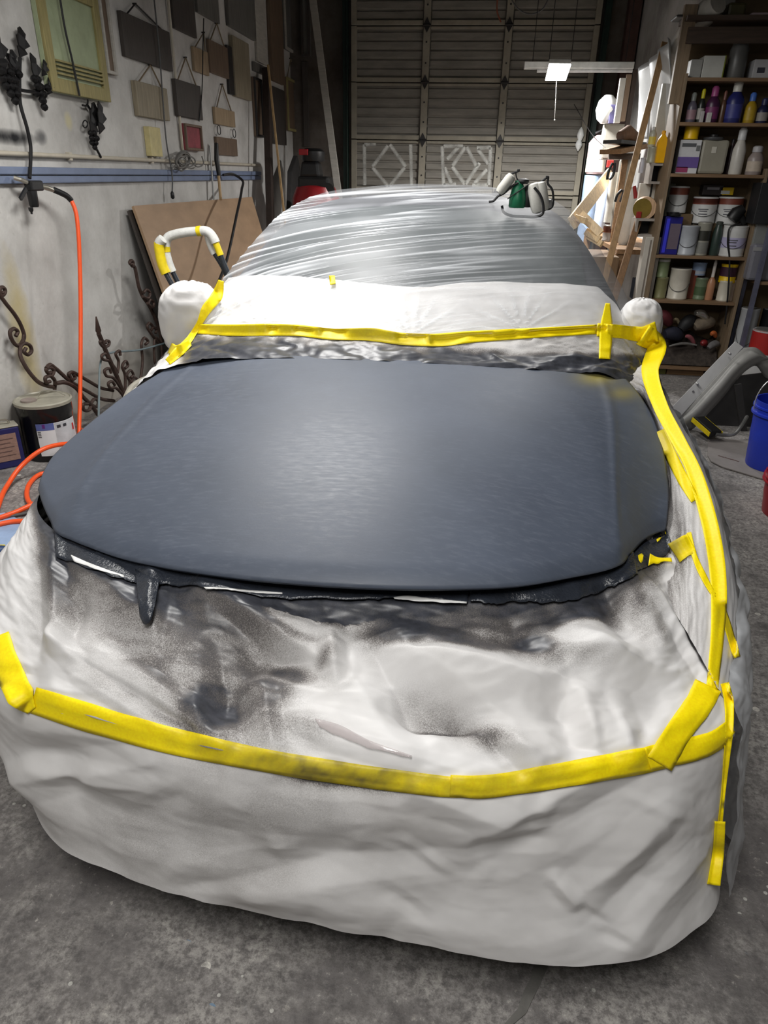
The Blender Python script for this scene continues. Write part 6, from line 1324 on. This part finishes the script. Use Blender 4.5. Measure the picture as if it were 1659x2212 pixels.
for k, (p0, p1, w_, lb) in enumerate((((1254, 462), (1298, 505), .07, 'pale pine offcut beside the diagonal board'), ((1266, 500), (1296, 518), .06, 'short pine offcut stacked at the car edge'), ((1270, 510), (1300, 528), .05, 'lowest pine offcut against the car side'), ((1244, 470), (1266, 478), .05, 'thin dark-edged offcut on the pine board'))):
    leaning('pine_offcut', lb, 'offcut', aty(*p0, 6.7), aty(*p1, 6.6 - .02 * k), w_, .03, wood('fresh_pine', (236, 206, 164), .5), (0, 1, 0), 'pine offcuts')
cable('thin_wire', 'thin dark wire strung from the door to the wood tray', [aty(1240, 225, 9.6), aty(1275, 285, 8.8), aty(1318, 328, 7.4)], .004, mdark, 20)
# bench support under the offcuts
mb = MB(); mb.box((1.04, 6.9, .47), (.30, .7, .94)); o = mb.build('scrap_crate', wood('crate_wood', (120, 96, 70))); tag(o, 'wooden crate holding the pine offcuts beside the car', 'crate')
# ================================================================== right floor things
# leaning car panel (fender / door frame): pale flange, grey curved skin, dark back
PY0 = 4.75
panel = thing('fender_piece', 'grey and white metal car panel propped on the floor at right', 'car panel', atz(1478, 935, 0))
m_pw = mat('flange_white', (204, 204, 204), .4, .05, .06); m_pg = mat('panel_grey', (150, 149, 146), .45, .05, .08); m_pd = mat('panel_dark', (44, 42, 42), .7)
def pl(px, py, y): return aty(px, py, y)
fl_out = [pl(1443, 888, PY0), pl(1588, 737, PY0 + .25), pl(1606, 750, PY0 + .25), pl(1468, 902, PY0)]
mb = MB(); mb.prism(fl_out, (0.004, .012, -.004)); fl_o = mb.build('flange', m_pw, panel, bevel=.003)
for px, py in ((1575, 763), (1495, 843), (1505, 828)):
    p = pl(px, py, PY0 + .1); mb = MB(); mb.lathe((p[0], p[1] - .03, p[2]), [(.007, 0), (.007, .03)], 10, 'y'); mb.build('rivet', mat('rivet', (150, 150, 150), .4, .4), fl_o)
edge1 = crom([(1466, 903), (1500, 866), (1540, 822), (1566, 793), (1580, 778), (1594, 763), (1606, 752)], 30)
edge2 = crom([(1462, 930), (1490, 928), (1530, 890), (1566, 850), (1596, 812), (1632, 785), (1662, 776)], 30)
G = np.zeros((7, 30, 3))
for i in range(7):
    for j in range(30):
        u_ = i / 6; q = edge1[j] * (1 - u_) + edge2[j] * u_; G[i, j] = pl(q[0], q[1], PY0 + .02 + .22 * j / 29 - .035 * math.sin(u_ * 3.1) + .02 * math.sin(u_ * 9))
grid_obj('skin', G, m_pg, panel, thick=.01)
top = crom([(1606, 752), (1630, 752), (1659, 776), (1700, 800)], 16); bot = crom([(1600, 806), (1632, 788), (1659, 822), (1700, 850)], 16); G = np.zeros((5, 16, 3))
for i in range(5):
    for j in range(16):
        u_ = i / 4; q = top[j] * (1 - u_) + bot[j] * u_; G[i, j] = pl(q[0], q[1], PY0 + .28 + .1 * j / 15 - .03 * math.sin(u_ * 3.1))
grid_obj('skin_return', G, m_pg, panel, thick=.01)
mb = MB(); mb.prism([pl(1480, 932, PY0 + .16), pl(1600, 812, PY0 + .32), pl(1700, 800, PY0 + .35), pl(1700, 930, PY0 + .2), pl(1560, 940, PY0 + .16)], (.02, .03, 0)); mb.build('inner_panel', m_pd, panel)
mb = MB(); mb.prism([pl(1462, 905, PY0 - .01), pl(1470, 912, PY0 - .01), pl(1484, 930, PY0 - .02), pl(1474, 938, PY0 - .02), pl(1460, 922, PY0 - .01)], (0, .05, 0)); mb.build('end_bracket', m_pg, panel, bevel=.004)
mb = MB(); mb.bar(pl(1594, 830, PY0 + .14), pl(1606, 930, PY0 + .1), .04, .03, (0, 1, 0)); mb.build('strut', m_pd, panel)
# caulking-gun like tool with yellow edges
g = thing('level_tool', 'black tool with yellow edges and grey wire handle on the floor', 'tool', atz(1530, 945, 0))
a, b = atz(1508, 905, .10), atz(1546, 938, .06)
mb = MB(); mb.bar(a, b, .085, .045, (0, 0, 1)); mb.build('body', m_blk, g, bevel=.008)
for s_ in (-.047, .047):
    d = Vector(b - a).normalized(); x_ = d.cross(Vector((0, 0, 1))).normalized(); mb = MB(); mb.bar(np.array(a) + np.array(x_) * s_, np.array(b) + np.array(x_) * s_, .006, .03, (0, 0, 1)); mb.build('edge_strip', m_ty, g)
mb = MB(); mb.tube(crom([b, atz(1566, 940, .05), atz(1585, 938, .06), atz(1600, 922, .10), atz(1614, 900, .14)], 30), .012, 8); mb.build('wire_handle', mat('grey_rod', (120, 120, 118), .4, .5), g, smooth=True)
# cardboard sheet
mb = MB(); mb.prism([atz(1529, 948, .004), atz(1600, 952, .004), atz(1700, 960, .004), atz(1700, 1046, .004), atz(1640, 1034, .004), atz(1560, 1010, .004), atz(1536, 998, .004), atz(1528, 985, .004)], (0, 0, .006)); o = mb.build('cardboard_sheet', mat('dirty_cardboard', (136, 130, 126), .8, 0, .12, 8)); tag(o, 'dirty grey cardboard sheet lying under the blue bucket', 'cardboard')
for q in range(3):
    mb = MB(); p0, p1 = atz(1552 + q * 14, 984 + q * 4, .0105), atz(1564 + q * 16, 988 + q * 4.5, .0105); mb.bar(p0, p1, .012, .0008, (0, 0, 1)); mb.build('printed_mark', mat('can_ink', (96, 74, 70), .5), o)
# buckets
def bucket(name, label, c, R, h, rgb, bail=True):
    root = thing(name, label, 'bucket', c); m = mat('bkt_%d_%d_%d' % rgb, rgb, .35, 0, .08)
    mb = MB(); mb.lathe(c, [(R * .82, 0), (R * .84, .01), (R * .97, h * .80), (R * 1.06, h * .80), (R * 1.06, h * .83), (R, h * .84), (R * 1.0, h * .90), (R * 1.05, h * .90), (R * 1.05, h * .925), (R * 1.0, h * .93), (R * 1.02, h), (R * .97, h), (R * .93, h * .5), (R * .80, .02)], 36); mb.build('shell', m, root, smooth=30)
    if bail:
        pts = [(c[0] + R * 1.06 * math.cos(t), c[1] + R * .5 * math.sin(t) - R * .5 * math.sin(t) * 0, c[2] + h * .86 + R * 1.15 * math.sin(t)) for t in np.linspace(0, math.pi, 24)]
        mb = MB(); mb.tube(pts, .0035, 6); mb.build('bail', mat('wire_bright', (190, 190, 190), .3, .7), root)
        mb = MB(); mb.tube(pts[9:15], .012, 8); mb.build('grip', mat('bail_grip', (220, 220, 220), .4), root, smooth=True)
    return root
bc = atz(1664, 1006, .011); Rb = .168
bk = bucket('blue_bucket', 'blue plastic bucket with wire bail at the right edge', bc, Rb, .40, (34, 56, 176))
va = math.atan2(-bc[1], -bc[0])
wrap('label_sheet', bc, Rb * .93, va - .15, va + .9, .10, .26, mat('label_pale', (196, 200, 214), .5), bk)
rc = atz(1706, 1112, 0); bucket('red_bucket', 'dark red bucket just at the right edge on the floor', rc, .16, .22, (150, 22, 34), False)
# small white fold of paper on the floor near right, torn tape on the floor in front
mb = MB(); 
tp = [atz(x, y, .003) for x, y in ((1156, 2072), (1190, 2076), (1170, 2120), (1150, 2160), (1136, 2190), (1100, 2220), (1090, 2212), (1118, 2180), (1132, 2140), (1148, 2110))]
mb.prism(tp, (0, 0, .002)); o = mb.build('tape_remnant', mat('grey_tape_remnant', (116, 114, 110), .35, 0, .2, 30)); tag(o, 'grey torn tape remnant stuck on the floor in front of the car', 'tape')

# ================================================================== respirator on the roof
def roof_at(px, py):
    r = Vector(ray(px, py)).normalized(); loc, nrm, i, d = BVH.ray_cast(Vector(CP), r); return np.array(loc)
ra_ = roof_at(1140, 455); RY = ra_[1] + .02; RZ = ra_[2]
def rp(px, py, dy=0.0): return aty(px, py, RY + dy)
resp = thing('respirator', 'green and white respirator mask with black straps resting on the car roof', 'respirator', (ra_[0], RY, RZ))
m_gr = mat('respirator_green', (18, 110, 74), .4); m_wh = mat('filter_white', (226, 224, 216), .55, 0, .06, 60, .3, (1, 1, 6)); m_sil = mat('soft_black_rubber', (30, 30, 32), .5)
cg = rp(1118, 428)
sc_ = (rp(1130, 430)[0] - rp(1120, 430)[0]) / 10          # metres per pixel there
mb = MB(); mb.lathe((cg[0], cg[1], rp(1118, 449)[2]), [(16 * sc_, 0), (18 * sc_, 3 * sc_), (18 * sc_, 20 * sc_), (14 * sc_, 38 * sc_), (10 * sc_, 46 * sc_), (8 * sc_, 54 * sc_)], 24); mb.build('face_piece', m_gr, resp, smooth=True)
mb = MB(); c = rp(1130, 392); mb.lathe((c[0], c[1], c[2]), [(10 * sc_, -5 * sc_), (13 * sc_, 0), (12 * sc_, 4 * sc_), (5 * sc_, 6 * sc_)], 20); mb.build('exhale_valve', m_sil, resp, smooth=True)
mb = MB(); c = rp(1138, 428, .02); mb.lathe((c[0], c[1], rp(1138, 448)[2]), [(12 * sc_, 0), (13 * sc_, 12 * sc_), (11 * sc_, 34 * sc_), (5 * sc_, 44 * sc_)], 18); mb.build('inner_cup', m_sil, resp, smooth=True)
def cartridge(px, py, ang, L, Wd, T):
    c = rp(px, py, -.01); rot = Matrix.Rotation(ang, 3, 'Y'); root_ = MB()
    prof = [(.35, -.5), (.8, -.46), (1, -.3), (1, .3), (.8, .46), (.35, .5)]
    vs_ = []; seg = 20
    for r_, h_ in prof:
        for k in range(seg):
            a = 2 * math.pi * k / seg; vs_.append(rot @ Vector((r_ * Wd * math.cos(a), r_ * T * math.sin(a), h_ * L)))
    fs_ = [(i * seg + k, i * seg + (k + 1) % seg, (i + 1) * seg + (k + 1) % seg, (i + 1) * seg + k) for i in range(len(prof) - 1) for k in range(seg)] + [tuple(range(seg))[::-1], tuple(range((len(prof) - 1) * seg, len(prof) * seg))]
    root_.add([v + Vector(c) for v in vs_], fs_); f = root_.build('filter', m_wh, resp, smooth=True)
    return f
cartridge(1092, 398, .62, 46 * sc_, 11 * sc_, 14 * sc_)
cartridge(1158, 428, -.28, 62 * sc_, 15 * sc_, 16 * sc_)
cartridge(1170, 425, -.25, 60 * sc_, 14 * sc_, 14 * sc_)
mb = MB(); mb.lathe(rp(1184, 440), [(8 * sc_, -8 * sc_), (9 * sc_, 0), (7 * sc_, 8 * sc_)], 14); mb.build('chrome_clip', mat('chrome_clip', (210, 212, 216), .15, .9), resp, smooth=True)
def strap(pts, r=2.2, dy=0.0): 
    mb = MB(); mb.tube(crom([rp(x, y, dy) for x, y in pts], 40), r * sc_, 8); mb.build('strap', m_sil, resp, smooth=True)
strap([(1084, 444), (1088, 458), (1104, 466), (1130, 468), (1160, 468), (1172, 462), (1173, 440), (1166, 420), (1154, 405)], 2.8, -.06)
strap([(1056, 436), (1066, 434), (1076, 424), (1088, 418), (1104, 404), (1120, 394)], 2.4, -.02)
strap([(1120, 370), (1108, 374), (1098, 380), (1092, 388)], 2.2, 0)
strap([(1114, 372), (1116, 384), (1122, 394)], 1.4, 0)
strap([(1170, 392), (1178, 386), (1184, 382), (1183, 396), (1192, 408), (1195, 424), (1193, 446), (1184, 452), (1172, 448)], 2.4, .02)
strap([(1096, 430), (1110, 420), (1128, 408), (1142, 398)], 1.2, -.03)
for x, y in ((1120, 368), (1182, 382)):
    mb = MB(); mb.box(rp(x, y), (6 * sc_, 5 * sc_, 5 * sc_)); mb.build('buckle', m_sil, resp, bevel=.002)

# ================================================================== lamps
m_fix = mat('white_fixture', (206, 206, 202), .4)
# visible square work lamp hanging before the door, with pull chain, and the white beam behind it
LY = 8.2
c = aty(1205, 152, LY)
lamp = thing('work_lamp', 'bright square work lamp glowing under the white beam near the door', 'lamp', c)
q = [aty(1186, 140, LY - .10), aty(1233, 141, LY - .10), aty(1222, 174, LY + .10), aty(1178, 174, LY + .10)]
mb = MB(); mb.prism(q, (0, .004, .008)); mb.build('diffuser', emit('lamp_glow', (1.0, 1.0, 0.98), 26.0), lamp)
mb = MB(); mb.prism([p + np.array([0, .006, .012]) for p in q], (0, .015, .04)); mb.build('housing', m_fix, lamp, bevel=.004)
mb = MB(); a, b = aty(1202, 176, LY - .03), aty(1198, 258, LY - .03); mb.tube([a, b], .0018, 6); mb.lathe((b[0], b[1], b[2] - .012), [(.003, 0), (.007, .006), (.003, .014)], 8); mb.build('pull_chain', mat('dull_chain', (110, 108, 104), .6), lamp)
mb = MB(); mb.tube([q[0] + [0, .04, .04], [q[0][0], q[0][1] + .1, 4.3]], .004, 6); mb.tube([q[1] + [0, .04, .04], [q[1][0], q[1][1] + .1, 4.3]], .004, 6); mb.build('hanging_wire', mdark, lamp)
Ld = bpy.data.lights.new('work_lamp_light', 'AREA'); Ld.shape = 'RECTANGLE'; Ld.size = .24; Ld.size_y = .2; Ld.energy = LAMP_LED; Ld.color = (1, .99, .97); Ld.spread = math.pi
lo = bpy.data.objects.new('work_lamp_light', Ld); COL.objects.link(lo); cc = sum(q) / 4; lo.parent = lamp
lo.location = Vector(cc - np.array(c)) + Vector((0, -.01, -.03)); lo.rotation_euler = (0, 0, 0)
bm_ = thing('ceiling_beam', 'white double strip light fixture, unlit, behind the glowing lamp', 'light fixture', aty(1250, 150, 8.7))
a, b = aty(1132, 142, 8.7), aty(1368, 142, 8.7)
mb = MB(); mb.box((a + b) / 2, (b[0] - a[0], .12, .06)); mb.build('housing', m_fix, bm_, bevel=.006)
a, b = aty(1160, 153, 8.7), aty(1366, 153, 8.7); mb = MB(); mb.tube([a, b], .018, 10); mb.build('tube', mat('unlit_tube', (196, 196, 196), .3), bm_, smooth=True)
for px in (1150, 1350):
    p = aty(px, 140, 8.7); mb = MB(); mb.tube([p, (p[0], p[1], 4.3)], .004, 6); mb.build('hanging_wire', mdark, bm_)
# ceiling fixtures (above and behind the frame) that carry the area lights; the side one is added fill
def fixture(label, spec):
    loc, sx_, sy2, w, colr = spec
    root = thing('ceiling_fixture', label, 'light fixture', loc)
    mb = MB(); mb.box((loc[0], loc[1], loc[2] + .06), (sx_ + .04, sy2 + .06, .06)); mb.build('housing', m_fix, root, bevel=.01)
    for k in (-1, 1):
        mb = MB(); mb.tube([(loc[0] + k * sx_ * .3, loc[1] - sy2 / 2, loc[2] + .018), (loc[0] + k * sx_ * .3, loc[1] + sy2 / 2, loc[2] + .018)], .013, 10); mb.build('tube', emit('tube_glow_%d' % (k + 1), (1, .985, .955), 4.0) if ('tube_glow_%d' % (k + 1)) not in bpy.data.materials else bpy.data.materials['tube_glow_%d' % (k + 1)], root, smooth=True)
        mb = MB(); mb.tube([(loc[0], loc[1] + k * sy2 * .4, loc[2] + .09), (loc[0], loc[1] + k * sy2 * .4, 4.3)], .005, 6); mb.build('chain', mdark, root)
    return root
fx = [(light_front, fixture('tube light fixture hanging behind the camera', LAMP_FRONT)), (light_mid, fixture('tube light fixture hanging over the left side of the car', LAMP_MID)), (light_side_fill, fixture('added fill light in a tube fixture over the rear of the car', LAMP_SIDE_FILL))]
for lo_, root in fx: lo_.parent = root; lo_.location = (0, 0, -.01)
# orange cord loop hanging from the ceiling before the door
pts = [aty(x, y, 9.2) for x, y in ((1090, -60), (1076, -10), (1074, 25), (1082, 48))]
cable('hanging_cable', 'dull orange cord hanging at the top centre before the door', pts, .008, mat('dull_orange', (130, 70, 50), .6), 24)
pts = [aty(x, y, 9.0) for x, y in ((1096, -40), (1110, 8), (1140, 30), (1170, 22), (1196, -30))]
cable('hanging_cable', 'dark cable loop hanging at the top right of the orange cord', pts, .007, mat('grey_wire', (80, 80, 80), .6), 24)
